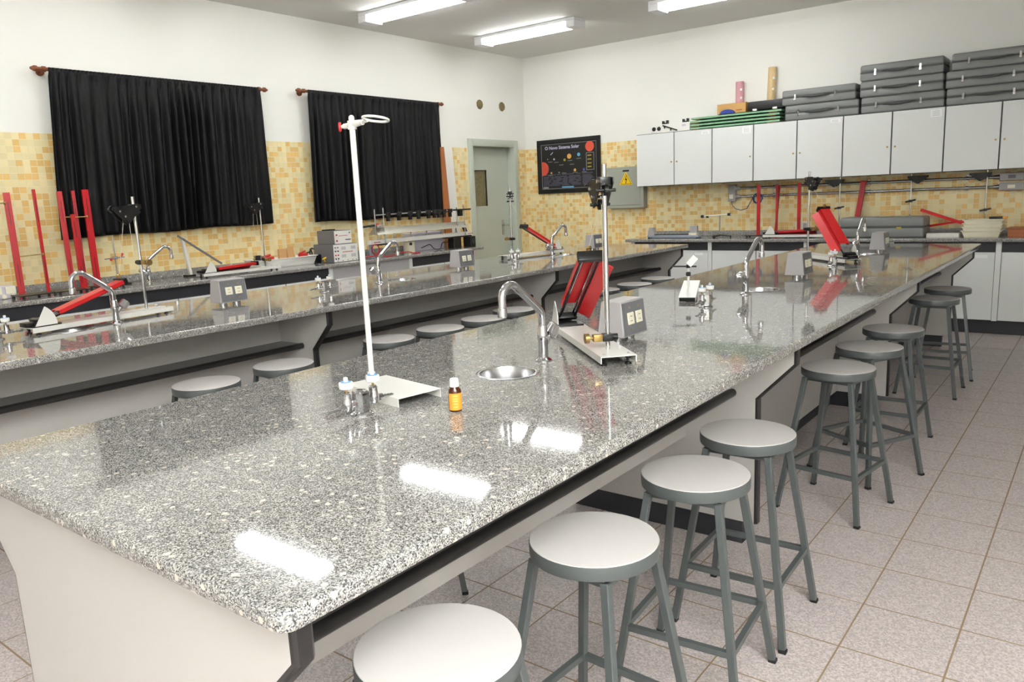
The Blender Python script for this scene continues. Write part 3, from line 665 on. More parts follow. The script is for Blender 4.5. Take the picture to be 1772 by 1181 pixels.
b = MB(); b.lathe([(0.010, 0.108), (0.013, 0.113), (0.013, 0.125), (0.008, 0.131)], (-0.012, 0.06, 0), 14); b.cyl((-0.095, 0.045, 0.162), (0.030, 0.065, 0.158), 0.0045, n=8); b.box((-0.012, 0.06, 0.160), (0.022, 0.022, 0.018), None, 0.003, 1); b.build('clamp', 'black', ss)
MB().box((0.008, 0.05, 0.188), (0.058, 0.006, 0.034), Matrix.Rotation(R(-48), 3, 'Y') @ Matrix.Rotation(R(20), 3, 'Z'), 0.002, 1).build('mirror', 'white_plastic', ss)

# ------------------------------------------------------------------ curtains and rods
def curtain(label, ya, yb, yc, yd, zt, zb0, zb1, seed):
    rng = random.Random(seed); NY, NZ = 300, 40; b = bmesh.new(); grid = []
    ph = [rng.uniform(0, 6.28) for _ in range(8)]; nf = 23
    for i in range(NY + 1):
        s = i / NY; row = []
        warp = s + 0.018 * math.sin(9 * s + ph[0]) + 0.011 * math.sin(23 * s + ph[1])
        for j in range(NZ + 1):
            v = j / NZ; zb = zb0 + (zb1 - zb0) * s + 0.006 * math.sin(14 * s + ph[2])
            z = zt + (zb - zt) * v
            y = (ya + (yb - ya) * s) * (1 - v) + (yc + (yd - yc) * s) * v + 0.006 * math.sin(40 * s + 5 * v + ph[3]) * v
            amp = 0.010 + 0.020 * min(1, v * 4.0)
            m = 0.5 + 0.5 * math.sin(7 * s + ph[4] + 1.6 * v)
            f = math.sin(2 * math.pi * nf * warp + ph[5] + 1.2 * v * math.sin(5 * s + ph[6])) * (0.55 + 0.45 * m) + 0.55 * math.sin(2 * math.pi * nf * 0.43 * warp + ph[7]) * (0.3 + 0.7 * v)
            top = 0.006 * math.sin(2 * math.pi * 60 * s) * max(0, 1 - v * 12)
            x = 0.092 + amp * f + top - 0.03 * v
            if v < 0.03: x = 0.097 + 0.004 * math.sin(2 * math.pi * 60 * s)
            row.append(b.verts.new((XW + x, y, z)))
        grid.append(row)
    for i in range(NY):
        for j in range(NZ): b.faces.new((grid[i][j], grid[i + 1][j], grid[i + 1][j + 1], grid[i][j + 1]))
    m = MB(); m.bm.free(); m.bm = b; o = m.build('curtain', 'curtain', None, 60)
    md = o.modifiers.new('thickness', 'SOLIDIFY'); md.thickness = 0.004; md.offset = 0
    return tag(o, label, 'curtain', 'black window curtains')
curtain('large black curtain at the far left, behind the red posts', 2.19, 4.05, 2.12, 4.07, 2.578, 1.29, 1.315, 1)
curtain('black curtain nearer the door, behind the tall white rod', 4.605, 6.53, 4.575, 6.585, 2.603, 1.295, 1.285, 2)
def rod(label, y0, y1, z):
    t = thing('curtain_rod', label, 'curtain rod', (XW, 0, z))
    MB().cyl((0.078, y0, 0), (0.078, y1, 0), 0.014, n=16).build('pole', 'wood_rod', t)
    for y, s in ((y0, -1), (y1, 1)):
        b = MB(); b.cyl((0.078, y, 0), (0.078, y + s * 0.02, 0), 0.022, n=16); b.cyl((0.078, y + s * 0.02, 0), (0.078, y + s * 0.045, 0), 0.019, 0.008, 16); b.build('finial', 'wood_rod', t)
        b = MB(); b.cyl((0.001, y - s * 0.05, -0.012), (0.014, y - s * 0.05, -0.012), 0.030, n=16); b.cyl((0.010, y - s * 0.05, -0.008), (0.078, y - s * 0.05, -0.004), 0.011, n=12); b.cyl((0.078, y - s * 0.062, 0), (0.078, y - s * 0.038, 0), 0.021, n=16); b.build('bracket', 'wood_rod', t)
    return t
rod('dark wooden rod carrying the large left curtain', 2.115, 4.10, 2.565)
rod('dark wooden rod carrying the curtain nearer the door', 4.52, 6.58, 2.59)

# ------------------------------------------------------------------ base cabinets
def base_unit(label, w, loc, rz, style=0, post=True):
    """local x along the front, y into the cabinet, front plane y=0"""
    t = thing('base_cabinet', label, 'cabinet', loc, rz)
    pw = 0.045 if post else 0.0
    MB().bx(pw, w, 0.02, 0.50, 0.13, 0.862).build('carcass', 'laminate_grey', t)
    MB().bx(0, w, 0.05, 0.48, 0, 0.13).build('plinth', 'plinth', t)
    if post: MB().bx(0, pw, -0.004, 0.50, 0.13, 0.862).build('post', 'cab_white', t)
    if style == 0:
        dw = (w - pw) / 2
        MB().bx(pw, w, 0.006, 0.02, 0.772, 0.862).build('finger_rail', 'plinth', t)
        for k in (0, 1):
            d = MB().bx(pw + k * dw + 0.004, pw + (k + 1) * dw - 0.004, 0.0, 0.02, 0.136, 0.768, 0.0015, 1).build('door', 'cab_white', t)
            MB().bx(pw + k * dw + 0.001, pw + (k + 1) * dw - 0.001, 0.004, 0.0195, 0.132, 0.771).build('door_edging', 'cab_body', d)
            if k == 1: MB().bx(pw + (k + 1) * dw - 0.16, pw + (k + 1) * dw - 0.06, -0.0012, 0.0, 0.715, 0.745).build('sticker', 'paper', d)
    else:
        MB().bx(pw, w, 0.004, 0.02, 0.14, 0.862).build('front_panel', 'laminate_grey', t)
    return t
ys = [1.13, 2.18, 3.22, 4.275, 5.365, 6.44]
for k, (a, c) in enumerate(zip(ys, ys[1:])):
    base_unit(('grey base cabinet at the left edge of the picture under the wall counter', 'grey base cabinet behind the left red ramp, under the wall counter', 'grey base cabinet behind the left socket box, under the wall counter', 'plain grey front under the wall counter right of the tall white rod', 'grey base cabinet at the door end of the wall counter')[k], c - a, (-5.10, a, 0), R(90), 1 if k == 3 else 0)
t = thing('end_panel', 'white end panel closing the wall counter by the door', 'panel', (-5.10, 6.44, 0)); MB().bx(-0.50, 0.004, 0, 0.05, 0, 0.862).build('board', 'laminate', t)
xs = [-3.74, -2.76, -1.695, -0.87, 0.035, 0.95, 1.9, 2.9]
for k, (a, c) in enumerate(zip(xs, xs[1:])):
    base_unit(('white double base cabinet at the left end of the back counter', 'white double base cabinet behind the middle faucet, under the back counter', 'white double base cabinet hidden behind the far end of the foreground bench', 'white double base cabinet behind the last stools, under the back counter', 'white double base cabinet at the right edge of the picture under the back counter', 'white double base cabinet out of view right, second from the frame edge', 'white double base cabinet out of view right, by the right wall')[k], c - a, (a, 7.79, 0), 0)

# ------------------------------------------------------------------ wall cupboards
XS = [-3.77, -3.275, -2.807, -2.328, -1.858, -1.394, -0.934, -0.472, -0.013, 0.45, 0.91, 1.37]
UN = [((0, 1), 'pair of white wall cupboard doors at the left end of the row'), ((2,), 'single door white wall cupboard under the green framed trays'), ((3, 4), 'white double wall cupboard under the stack of two grey cases'), ((5, 6), 'white double wall cupboard under the left stack of three grey cases'), ((7, 8), 'white double wall cupboard under the right stack of three grey cases'), ((9, 10), 'white double wall cupboard just beyond the right edge of the picture')]
KN = {0: 1, 1: -1, 2: 1, 3: 1, 4: -1, 5: 1, 6: -1, 7: 1, 8: -1, 9: 1, 10: -1}
ZB0, ZB1 = 1.518, 2.130
for ids, lb in UN:
    a, c = XS[ids[0]], XS[ids[-1] + 1]
    t = thing('wall_cupboard', lb, 'cupboard', (a, 8.0, ZB0), 0)
    MB().bx(0.001, c - a - 0.001, 0.019, 0.355, 0, ZB1 - ZB0).build('carcass', 'cab_body', t)
    for i in ids:
        u0, u1 = XS[i] - a, XS[i + 1] - a
        d = MB().bx(u0 + 0.006, u1 - 0.006, 0.0, 0.0185, 0.004, ZB1 - ZB0 - 0.006, 0.0012, 1).build('door', 'cab_white', t)
        kx = u1 - 0.035 if KN[i] > 0 else u0 + 0.035
        b = MB(); b.cyl((kx, 0, 0.27), (kx, -0.006, 0.27), 0.009, n=16); b.cyl((kx, -0.006, 0.27), (kx, -0.008, 0.27), 0.006, n=12); b.build('lock', 'brass', d)
        if i in (1, 2, 4, 6):
            st = MB().bx(u1 - 0.125, u1 - 0.03, -0.0012, 0, ZB1 - ZB0 - (0.09 if i in (2, 6) else 0.06), ZB1 - ZB0 - 0.025).build('sticker', 'paper', d)
            b = MB()
            for k in range(2 if i in (1, 4) else 4): b.bx(u1 - 0.112, u1 - 0.045, -0.0016, -0.0012, ZB1 - ZB0 - 0.040 - k * 0.013, ZB1 - ZB0 - 0.035 - k * 0.013)
            b.build('print_lines', 'paper_print', st)

# ------------------------------------------------------------------ grey carrying cases
def carry_case(label, loc, rz=0.0, w=0.745, d=0.32, h=0.155, cat='case'):
    t = thing('carrying_case', label, 'case', loc, rz, 'grey carrying cases')
    MB().bx(0, w, 0, d, 0.0, h * 0.50, 0.018, 3).build('lower_shell', 'case_grey', t)
    MB().bx(0, w, 0, d, h * 0.52, h, 0.020, 3).build('lid', 'case_grey', t)
    MB().bx(0.002, w - 0.002, 0.002, d - 0.002, h * 0.46, h * 0.56, 0.001, 1).build('seam', 'case_seam', t)
    for u in (0.19, 0.73):
        b = MB(); b.bx(w * u - 0.010, w * u + 0.010, -0.007, 0.0, h * 0.40, h * 0.70, 0.002, 1); b.bx(w * u - 0.012, w * u + 0.012, -0.011, -0.006, h * 0.30, h * 0.46, 0.003, 1); b.build('latch', 'chrome', t)
    b = MB(); pts = [(w * 0.28, -0.004, h * 0.52), (w * 0.31, -0.016, h * 0.52)] + [(w * (0.31 + 0.32 * k / 10), -0.022, h * 0.52 - 0.012 * math.sin(math.pi * k / 10)) for k in range(1, 10)] + [(w * 0.63, -0.016, h * 0.52), (w * 0.66, -0.004, h * 0.52)]
    b.tube(pts, [0.006] * 2 + [0.0095] * 9 + [0.006] * 2, 10); b.build('handle', 'case_seam', t, 60)
    return t
zc = ZB1
K0 = carry_case('grey carrying case, bottom of the short stack of two', (-1.995, 8.012, zc))
dup(K0, (-2.03, 8.012, zc + 0.157), R(-0.4), 'grey carrying case, top of the short stack of two')
for k, (dx, nm) in enumerate(((0, 'bottom'), (-0.015, 'middle'), (-0.018, 'top'))):
    dup(K0, (-1.235 + dx, 8.012, zc + k * 0.157), 0, 'grey carrying case, %s of the left stack of three' % nm)
for k, (dx, nm) in enumerate(((0, 'bottom'), (-0.012, 'middle'), (0.03, 'top'))):
    dup(K0, (-0.475 + dx, 8.012, zc + k * 0.157), R(0.5 * k), 'grey carrying case, %s of the right stack of three, cut by the frame' % nm)
t = carry_case('long grey case lying on the back counter below the cupboards', (-0.585, 8.20, H), R(180), 0.785, 0.31, 0.20)
MB().bx(0.20, 0.245, 0.311, 0.3125, 0.085, 0.105).build('badge', 'poster_yellow', t)

# ------------------------------------------------------------------ things on top of the cupboards
t = thing('light_bench_box', 'white instrument box with black dials lying on the left cupboard', 'instrument', (-3.60, 8.06, zc))
MB().bx(0, 0.50, 0, 0.20, 0, 0.10, 0.005, 1).build('housing', 'white_plastic', t)
for u in (0.04, 0.105): b = MB(); b.cyl((u, 0, 0.052), (u, -0.006, 0.052), 0.024, n=18); b.cyl((u, -0.006, 0.052), (u, -0.012, 0.052), 0.010, n=12); b.build('dial', 'black', t)
b = MB(); b.beam((0.155, -0.006, 0.085), (0.34, -0.006, 0.018), 0.010, 0.014); b.beam((0.18, -0.006, 0.072), (0.178, -0.006, 0.05), 0.01, 0.012); b.beam((0.262, -0.006, 0.045), (0.258, -0.006, 0.020), 0.01, 0.012); b.build('lever', 'black', t)
MB().bx(0.40, 0.445, -0.0015, 0, 0.055, 0.08).build('badge', 'lilac', t)
for u in (0.16, 0.42):
    b = MB(); b.bx(u - 0.035, u + 0.035, 0.04, 0.08, 0.10, 0.118); b.bx(u - 0.035, u - 0.018, 0.04, 0.08, 0.118, 0.14); b.bx(u + 0.016, u + 0.035, 0.04, 0.08, 0.118, 0.145); b.build('holder', 'black', t)
for k in range(4):
    t = thing('glass_tray', 'green edged glass panel, %s of the stack of four on the cupboards' % ('lowest', 'second from bottom', 'third from bottom', 'topmost')[k], 'panel', (-3.085 + 0.015 * (k == 3), 8.02, zc + k * 0.036), R((0.0, 0.5, -0.3, 0.2)[k]), 'green edged panels stacked on the cupboards')
    b = MB(); b.bx(0, 1.035, 0, 0.018, 0.006, 0.026, 0.002, 1); b.bx(0, 1.035, 0.272, 0.29, 0.006, 0.026, 0.002, 1); b.bx(0, 0.018, 0.018, 0.272, 0.006, 0.026); b.bx(1.017, 1.035, 0.018, 0.272, 0.006, 0.026); b.build('frame', 'green', t)
    MB().bx(0.018, 1.017, 0.018, 0.272, 0.012, 0.018).build('sheet', 'dark_green', t)
    for u in (0.02, 0.9):
        for v in (0.004, 0.276): MB().bx(u, u + 0.09, v, v + 0.010, 0.0, 0.006).build('spacer', 'box_brown', t)
zg = zc + 4 * 0.036
t = thing('cardboard_box', 'small brown cardboard box on the green edged panels', 'box', (-2.775, 8.07, zg))
MB().bx(0, 0.33, 0, 0.20, 0, 0.105, 0.002, 1).build('carton', 'cardboard', t); MB().bx(0, 0.164, 0, 0.20, 0.105, 0.108).build('flap', 'cardboard', t); MB().bx(0.166, 0.33, 0, 0.20, 0.105, 0.108).build('flap', 'cardboard', t)
MB().bx(0.22, 0.29, -0.0012, 0, 0.025, 0.036).build('stamp', 'box_brown', t)
b = MB(); b.prism([(-0.085, 0)] + [(0.085 * math.cos(R(a)), 0.045 * math.sin(R(a))) for a in range(0, 181, 15)][::-1][1:-1] + [(0.085, 0)], -0.012, 0.012); o = b.build('blue_disc', 'blue'); o.location = (-2.645, 8.045, zg); tag(o, 'flat blue half disc leaning on the small cardboard box', 'disc')
t = thing('black_case', 'small black case with white corners on the green edged panels', 'case', (-2.415, 8.06, zg))
MB().bx(0, 0.385, 0, 0.22, 0.006, 0.10, 0.008, 2).build('shell', 'black', t)
for u in (0.05, 0.27): MB().bx(u, u + 0.05, -0.003, 0.03, 0, 0.022, 0.002, 1).build('foot', 'white_plastic', t)
def paper_tube(name, label, m, x, h, lean):
    t = thing(name, label, 'tube', (x, 8.314, zg)); b = MB()
    n = 18
    q = Matrix.Rotation(lean, 3, 'Y')
    A = [[b.bm.verts.new(q @ V(r * math.cos(2 * math.pi * k / n), r * math.sin(2 * math.pi * k / n) * 0.85, z)) for k in range(n)] for r, z in ((0.045, 0), (0.045, h), (0.038, h), (0.038, 0.02))]
    for P, Q in zip(A, A[1:]):
        for k in range(n): b.bm.faces.new((P[k], P[(k + 1) % n], Q[(k + 1) % n], Q[k]))
    b.bm.faces.new(A[0][::-1]); b.bm.faces.new(A[-1]); b.build('roll', m, t, 50)
    for f in (0.25, 0.5, 0.75):
        c = q @ V(0.028, -0.030, h * f); MB().box(c, (0.022, 0.010, 0.024), None, 0.002, 1).build('tape', 'paper', t)
paper_tube('pink_roll', 'upright pink paper roll behind the cardboard box', 'pink', -2.61, 0.36, 0.0)
paper_tube('beige_roll', 'tall upright beige roll behind the small black case', 'beige', -2.255, 0.47, R(2.0))

# ------------------------------------------------------------------ poster, electrical panel, conduits
t = thing('framed_poster', 'black framed solar system poster on the back wall beside the door', 'poster', (-5.475, YB - 0.008, 1.485))
PW, PH = 1.0, 0.715
b = MB(); fr = 0.055
for a in ((0, PW, 0, fr), (0, PW, PH - fr, PH), (0, fr, fr, PH - fr), (PW - fr, PW, fr, PH - fr)): b.bx(a[0], a[1], -0.03, 0, a[2], a[3], 0.003, 1)
b.build('frame', 'black', t)
sh = MB().bx(fr, PW - fr, -0.012, 0, fr, PH - fr).build('print_sheet', 'poster', t)
b = MB(); i0 = fr + 0.006
for a in ((i0, PW - i0, i0, i0 + 0.006), (i0, PW - i0, PH - i0 - 0.006, PH - i0), (i0, i0 + 0.006, i0, PH - i0), (PW - i0 - 0.006, PW - i0, i0, PH - i0)): b.bx(a[0], a[1], -0.0135, -0.012, a[2], a[3])
b.build('border_line', 'poster_line', sh)
text_mesh('title', 'O Novo Sistema Solar', 0.075, 'poster_text', sh, (0.125, -0.0135, 0.585), (R(90), 0, 0), 0.55)
def disc(u, z, r, m, name='planet', n=24, half=False):
    b = MB()
    pts = [(u + r * math.cos(2 * math.pi * k / n), z + r * math.sin(2 * math.pi * k / n)) for k in range(n)]
    if half: pts = [(max(p[0], fr + 0.012), p[1]) for p in pts]
    b.prism(pts, -0.0138, -0.0121); return b.build(name, m, sh)
disc(0.085, 0.335, 0.092, 'poster_red', 'sun', 36, True); disc(0.838, 0.588, 0.066, 'poster_red', 'seal', 30)
for u, z, r, m in ((0.515, 0.480, 0.033, 'poster_orange'), (0.665, 0.494, 0.023, 'poster_blue'), (0.60, 0.296, 0.019, 'poster_orange'), (0.74, 0.296, 0.018, 'poster_navy'), (0.27, 0.455, 0.013, 'poster_text'), (0.165, 0.46, 0.009, 'poster_line'), (0.44, 0.437, 0.018, 'poster_yellow'), (0.22, 0.275, 0.014, 'poster_orange'), (0.345, 0.275, 0.010, 'poster_line')): disc(u, z, r, m)
b = MB(); b.beam((0.215, -0.0131, 0.515), (0.255, -0.0131, 0.548), 0.0015, 0.010, (0, 0, 1)); b.build('comet', 'poster_text', sh)
b = MB()
for a in ((0.78, 0.90, 0.505, 0.511), (0.78, 0.90, 0.286, 0.292), (0.78, 0.786, 0.292, 0.505), (0.894, 0.90, 0.292, 0.505)): b.bx(a[0], a[1], -0.0135, -0.012, a[2], a[3])
b.build('key_frame', 'poster_line', sh)
b = MB()
for z in (0.465, 0.415, 0.365, 0.32): b.bx(0.80, 0.86, -0.0135, -0.012, z, z + 0.016)
b.build('key_lines', 'poster_yellow', sh)
rng = random.Random(4); b = MB()
for k in range(9):
    z = 0.245 - k * 0.0165
    if k == 0: z += 0.01
    u = 0.085
    while u < 0.68:
        l = rng.uniform(0.05, 0.2); b.bx(u, min(u + l, 0.69), -0.0134, -0.012, z - 0.011, z); u += l + rng.uniform(0.008, 0.05)
    b.bx(0.715, rng.uniform(0.84, 0.905), -0.0134, -0.012, z - 0.011, z)
b.build('small_print', 'poster_grey', sh)
b = MB()
for u, z in ((0.2, 0.42), (0.3, 0.41), (0.52, 0.42), (0.66, 0.44), (0.55, 0.37), (0.38, 0.37), (0.2, 0.24), (0.6, 0.262), (0.74, 0.262), (0.42, 0.262)): b.bx(u - 0.03, u + 0.04, -0.0134, -0.012, z, z + 0.006)
b.build('captions', 'poster_line', sh)
MB().bx(0.385, 0.575, -0.0135, -0.012, 0.070, 0.090).build('link_bar', 'poster_blue', sh); MB().bx(0.08, 0.165, -0.0135, -0.012, 0.070, 0.092).build('logo_bar', 'poster_line', sh)

t = thing('electrical_panel', 'grey green electrical panel with yellow warning triangle', 'electrical panel', (-4.335, YB - 0.006, 1.26))
MB().bx(0, 0.52, -0.10, 0, 0, 0.515, 0.004, 1).build('cabinet', 'panel_grey', t)
dd = MB().bx(0.035, 0.475, -0.108, -0.1005, 0.04, 0.475, 0.003, 1).build('door', 'panel_grey', t)
b = MB(); b.cyl((0.065, -0.108, 0.26), (0.065, -0.113, 0.26), 0.012, n=14); b.build('lock', 'steel', dd)
sg = MB().prism([(0.20, 0.29), (0.36, 0.29), (0.372, 0.30), (0.288, 0.445), (0.272, 0.445), (0.188, 0.30)], -0.1095, -0.1082).build('warning_triangle', 'yellow', dd, 10)
b = MB(); b.prism([(0.284, 0.405), (0.292, 0.405), (0.281, 0.362), (0.300, 0.368), (0.283, 0.318), (0.290, 0.318), (0.278, 0.305), (0.268, 0.320), (0.275, 0.318), (0.284, 0.352), (0.264, 0.348)], -0.1102, -0.1096); b.build('bolt_mark', 'black', sg, 10)
b = MB()
for (a0, c0), (a1, c1) in (((0.205, 0.300), (0.355, 0.300)), ((0.355, 0.300), (0.280, 0.428)), ((0.280, 0.428), (0.205, 0.300))): b.beam((a0, -0.1099, c0), (a1, -0.1099, c1), 0.0006, 0.004, (0, 0, 1) if abs(c1 - c0) < .01 else (0, 0, 1))
b.build('triangle_line', 'black', sg)
MB().bx(0.235, 0.325, -0.1095, -0.1082, 0.455, 0.475).build('name_plate', 'black', dd)

def conduit(label, z, x0):
    t = thing('conduit', label, 'conduit', (0, YB - 0.035, z)); MB().cyl((x0, 0, 0), (3.0, 0, 0), 0.0145, n=14).build('pipe', 'steel', t)
    for x in (-2.2, -1.2, -0.3, 1.2): b = MB(); b.cyl((x - 0.012, 0, 0), (x + 0.012, 0, 0), 0.0185, n=14); b.bx(x - 0.012, x + 0.012, 0, 0.03, -0.03, 0.03); b.build('saddle', 'steel', t)
    return t
conduit('upper steel conduit pipe along the back wall under the cupboards', 1.447, -2.66)
conduit('lower steel conduit pipe along the back wall under the cupboards', 1.355, -2.66)
t = thing('junction_box', 'grey double junction box where both wall conduits begin', 'junction box', (-2.735, YB - 0.006, 1.30))
MB().bx(0, 0.09, -0.062, 0, 0, 0.19, 0.010, 2).build('housing', 'box_grey', t); b = MB(); b.cyl((0.09, -0.03, 0.147), (0.14, -0.03, 0.147), 0.028, 0.018, 14); b.cyl((0.09, -0.03, 0.055), (0.14, -0.03, 0.055), 0.028, 0.018, 14); b.build('collars', 'box_grey', t); MB().bx(0.02, 0.065, -0.066, -0.062, 0.03, 0.08).build('outlet', 'cream_plastic', t)
for z, nm in ((1.447, 'upper'), (1.355, 'lower')):
    t = thing('conduit_box', 'grey outlet box on the %s wall conduit at the right' % nm, 'junction box', (0.075, YB - 0.006, z)); MB().bx(-0.10, 0.10, -0.072, 0, -0.036, 0.036, 0.006, 1).build('housing', 'box_grey', t)
    MB().bx(-0.03, 0.03, -0.075, -0.072, -0.016, 0.016).build('outlet', 'box_face' if nm == 'upper' else 'cream_plastic', t); b = MB(); b.cyl((-0.15, -0.029, 0), (-0.10, -0.029, 0), 0.018, 0.026, 12); b.cyl((0.10, -0.029, 0), (0.15, -0.029, 0), 0.026, 0.018, 12); b.build('collars', 'steel', t)
b = MB(); rng = random.Random(2)
pts = [(-2.69, 8.30, 1.30), (-2.675, 8.29, 1.255), (-2.64, 8.29, 1.215), (-2.57, 8.29, 1.195), (-2.50, 8.285, 1.215), (-2.455, 8.28, 1.29), (-2.42, 8.28, 1.345)]
for k in range(34): a = k * 0.92; pts.append((-2.375 + 0.055 * math.cos(a + 2.5) + rng.uniform(-.008, .008), 8.285 + 0.004 * math.sin(k), 1.325 + 0.058 * math.sin(a + 2.5)))
b.tube(pts, 0.0045, 6); tag(b.build('cable_coil', 'cable_blue', None, 60), 'coiled blue cable hanging from the lower wall conduit', 'cable')

# ------------------------------------------------------------------ equipment on the back counter
t = thing('spectrometer_track', 'grey blue equipment track with end blocks at the left of the back counter', 'instrument', (-3.60, 7.93, H))
MB().bx(0, 0.66, 0, 0.10, 0.006, 0.032, 0.003, 1).build('bar', 'grey_blue', t); MB().prism([(0.0, 0.032), (0.09, 0.032), (0.07, 0.125), (0.02, 0.125)], 0.01, 0.09).build('end_block_or_shade', 'box_grey', t); MB().bx(0.08, 0.55, 0.02, 0.03, 0.036, 0.044).build('rail', 'black', t)
for u in (0.01, 0.63): MB().bx(u, u + 0.02, 0.0, 0.10, 0, 0.012).build('foot', 'black', t)
MB().bx(0.53, 0.63, 0.02, 0.08, 0.032, 0.06).build('carrier', 'cream_plastic', t); MB().bx(0.54, 0.63, 0.03, 0.07, 0.06, 0.14, 0.003, 1).build('lamp_house', 'box_grey', t)
t = thing('optical_stand', 'T shaped stand with black tripod foot on the back counter', 'stand', (-2.70, 7.98, H))
b = MB()
for a in (20, 140, 260): b.beam((0, 0, 0.032), (0.13 * math.cos(R(a)), 0.13 * math.sin(R(a)), 0.016), 0.03, 0.012); b.lathe([(0.008, 0), (0.008, 0.02)], (0.12 * math.cos(R(a)), 0.12 * math.sin(R(a)), 0), 10)
b.build('tripod_foot', 'black', t); MB().cyl((0, 0, 0.03), (0, 0, 0.25), 0.007, n=12).build('rod', 'steel', t); MB().cyl((-0.20, 0, 0.245), (0.13, 0, 0.262), 0.006, n=10).build('crossbar', 'white_enamel', t)
b = MB(); b.cyl((-0.21, -0.012, 0.244), (-0.21, 0.012, 0.244), 0.018, n=14); b.box((0.11, 0, 0.262), (0.03, 0.03, 0.03)); b.box((-0.15, 0, 0.238), (0.03, 0.015, 0.02)); b.build('riders', 'black', t)
def red_post(label, loc, h=0.54, lean=(0, 0), w=0.032, rz=0.0, m='red_rail', base=True):
    t = thing('red_channel_post', label, 'channel post', loc, rz, 'red slotted channel posts')
    z0 = 0.0
    if base:
        b = MB(); b.prism([(-0.13, -0.06), (0.13, -0.06), (0.13, 0.06), (-0.13, 0.06)], 0.012, 0.020, 'xy')
        for sx in (-0.11, 0.11):
            for sy in (-0.045, 0.045): b.cyl((sx, sy, 0), (sx, sy, 0.012), 0.010, n=10)
        b.build('base_plate', 'black', t); z0 = 0.020
    a = V(0, 0, z0); c = V(lean[0], lean[1], h); d = (c - a).normalized(); x = Vector((1, 0, 0)); x = (x - d * x.dot(d)).normalized(); y = d.cross(x); Q = Matrix((x, y, d)).transposed(); L = (c - a).length; mid = (a + c) / 2
    b = MB(); b.box(mid, (w, 0.003, L), Q); b.box(mid + x * (w / 2 - 0.0015) + y * 0.012, (0.003, 0.024, L), Q); b.box(mid - x * (w / 2 - 0.0015) + y * 0.012, (0.003, 0.024, L), Q); p = b.build('channel', m, t)
    for f in (0.2, 0.8): MB().box(a + d * L * f - y * 0.002, (0.004, 0.0012, L * 0.22), Q).build('slot', 'black', p)
    for k in (-1, 1): MB().cyl(a + d * 0.016 + x * (w / 2 + 0.004) * k - y * 0.004, a + d * 0.016 + x * (w / 2 + 0.004) * k + y * 0.016, 0.004, n=8).build('bolt', 'brass', p)
    return t
red_post('leftmost upright red post on the back counter', (-2.30, 8.10, H), 0.575)
red_post('thin upright red post on the back counter, second from left', (-2.115, 8.16, H), 0.575, w=0.02, base=False)
red_post('slanting thin red post beside the upright one on the back counter', (-2.15, 8.22, H), 0.56, lean=(0.04, 0), w=0.016, base=False)
red_post('third upright red post on the back counter, right of the white plate', (-1.875, 8.17, H), 0.58)
red_post('slotted red rail leaning against the wall above the long grey case', (-1.315, 8.25, H), 0.57, lean=(0.065, 0.05), w=0.05, base=False)
t = ramp_set('inclined_plane', 'white base with low red ramp on the back counter left of the long grey case', (-2.155, 7.91, H), 0.0, 3, 0.10, side=-1, rod=False)
t = thing('meter_box', 'small cream box on the back counter behind the red ramp', 'box', (-1.93, 8.24, H)); MB().bx(0, 0.13, 0, 0.07, 0, 0.16, 0.004, 1).build('housing', 'cream_plastic', t); MB().bx(0.085, 0.125, -0.003, 0, 0.03, 0.14).build('side_plate', 'box_grey', t)
def pulley_stand(label, x, y, flip, clamp=None, h=0.62, rz=0.0):
    t = thing('pulley_stand', label, 'pulley stand', (x, y, H), rz, 'chrome rods with black pulley heads')
    MB().bx(-0.05, 0.05, -0.045, 0.045, 0, 0.022, 0.003, 1).build('base', 'black', t)
    MB().cyl((0, 0, 0.02), (0, 0, h), 0.0075, n=14).build('rod', 'chrome', t)
    hd = MB().bx(-0.02, 0.02, -0.018, 0.018, h - 0.05, h - 0.024, 0.002, 1).build('pulley_head', 'black_paint', t)
    for k in (-1, 1):
        MB().prism([(flip * -0.035, h - 0.024), (flip * 0.15, h - 0.026), (flip * 0.15, h - 0.04), (flip * 0.062, h - 0.105), (flip * 0.044, h - 0.10), (flip * -0.035, h - 0.048)], k * 0.02 - 0.0015, k * 0.02 + 0.0015).build('side_plate', 'black_paint', hd, 20)
    b = MB()
    for px, pz in ((flip * 0.13, h - 0.038), (flip * 0.053, h - 0.09)): b.cyl((px, -0.03, pz), (px, 0.03, pz), 0.012, n=14)
    b.build('pulleys', 'black', hd)
    if clamp:
        b = MB(); b.box((0, 0, clamp), (0.03, 0.05, 0.024), None, 0.002, 1); b.cyl((-0.045, -0.012, clamp - 0.008), (0.05, -0.012, clamp + 0.012), 0.009, n=10); b.build('clamp', 'black', t)
    return t
pulley_stand('chrome rod with black pulley head left of the tilted red rail, back counter', -1.432, 8.10, -1, 0.30)
pulley_stand('chrome rod with black pulley head behind the middle of the long grey case', -0.785, 8.265, 1, 0.345)
pulley_stand('chrome rod with black pulley head behind the white trays', -0.125, 8.27, -1, 0.24)
t = thing('spare_channel', 'long white channel base lying between the grey case and white trays', 'channel base', (-0.57, 7.99, H)); MB().prism([(-0.05, 0), (-0.05, 0.035), (0.05, 0.035), (0.05, 0), (0.047, 0), (0.047, 0.032), (-0.047, 0.032), (-0.047, 0)], 0, 0.28, 'yz').build('channel', 'white_enamel', t)
def bar(name, label, a, c, w, h, m): return tag(MB().beam(a, c, w, h).build(name, m), label, 'bar')
bar('red_bar', 'red bar sloping down to the right above the white trays', (-0.68, 8.24, 1.155), (-0.27, 8.14, 1.012), 0.026, 0.028, 'red_paint')
bar('red_bar', 'lower red bar rising to the right from behind the grey case', (-0.60, 8.25, 0.992), (-0.27, 8.17, 1.045), 0.02, 0.022, 'red_paint')
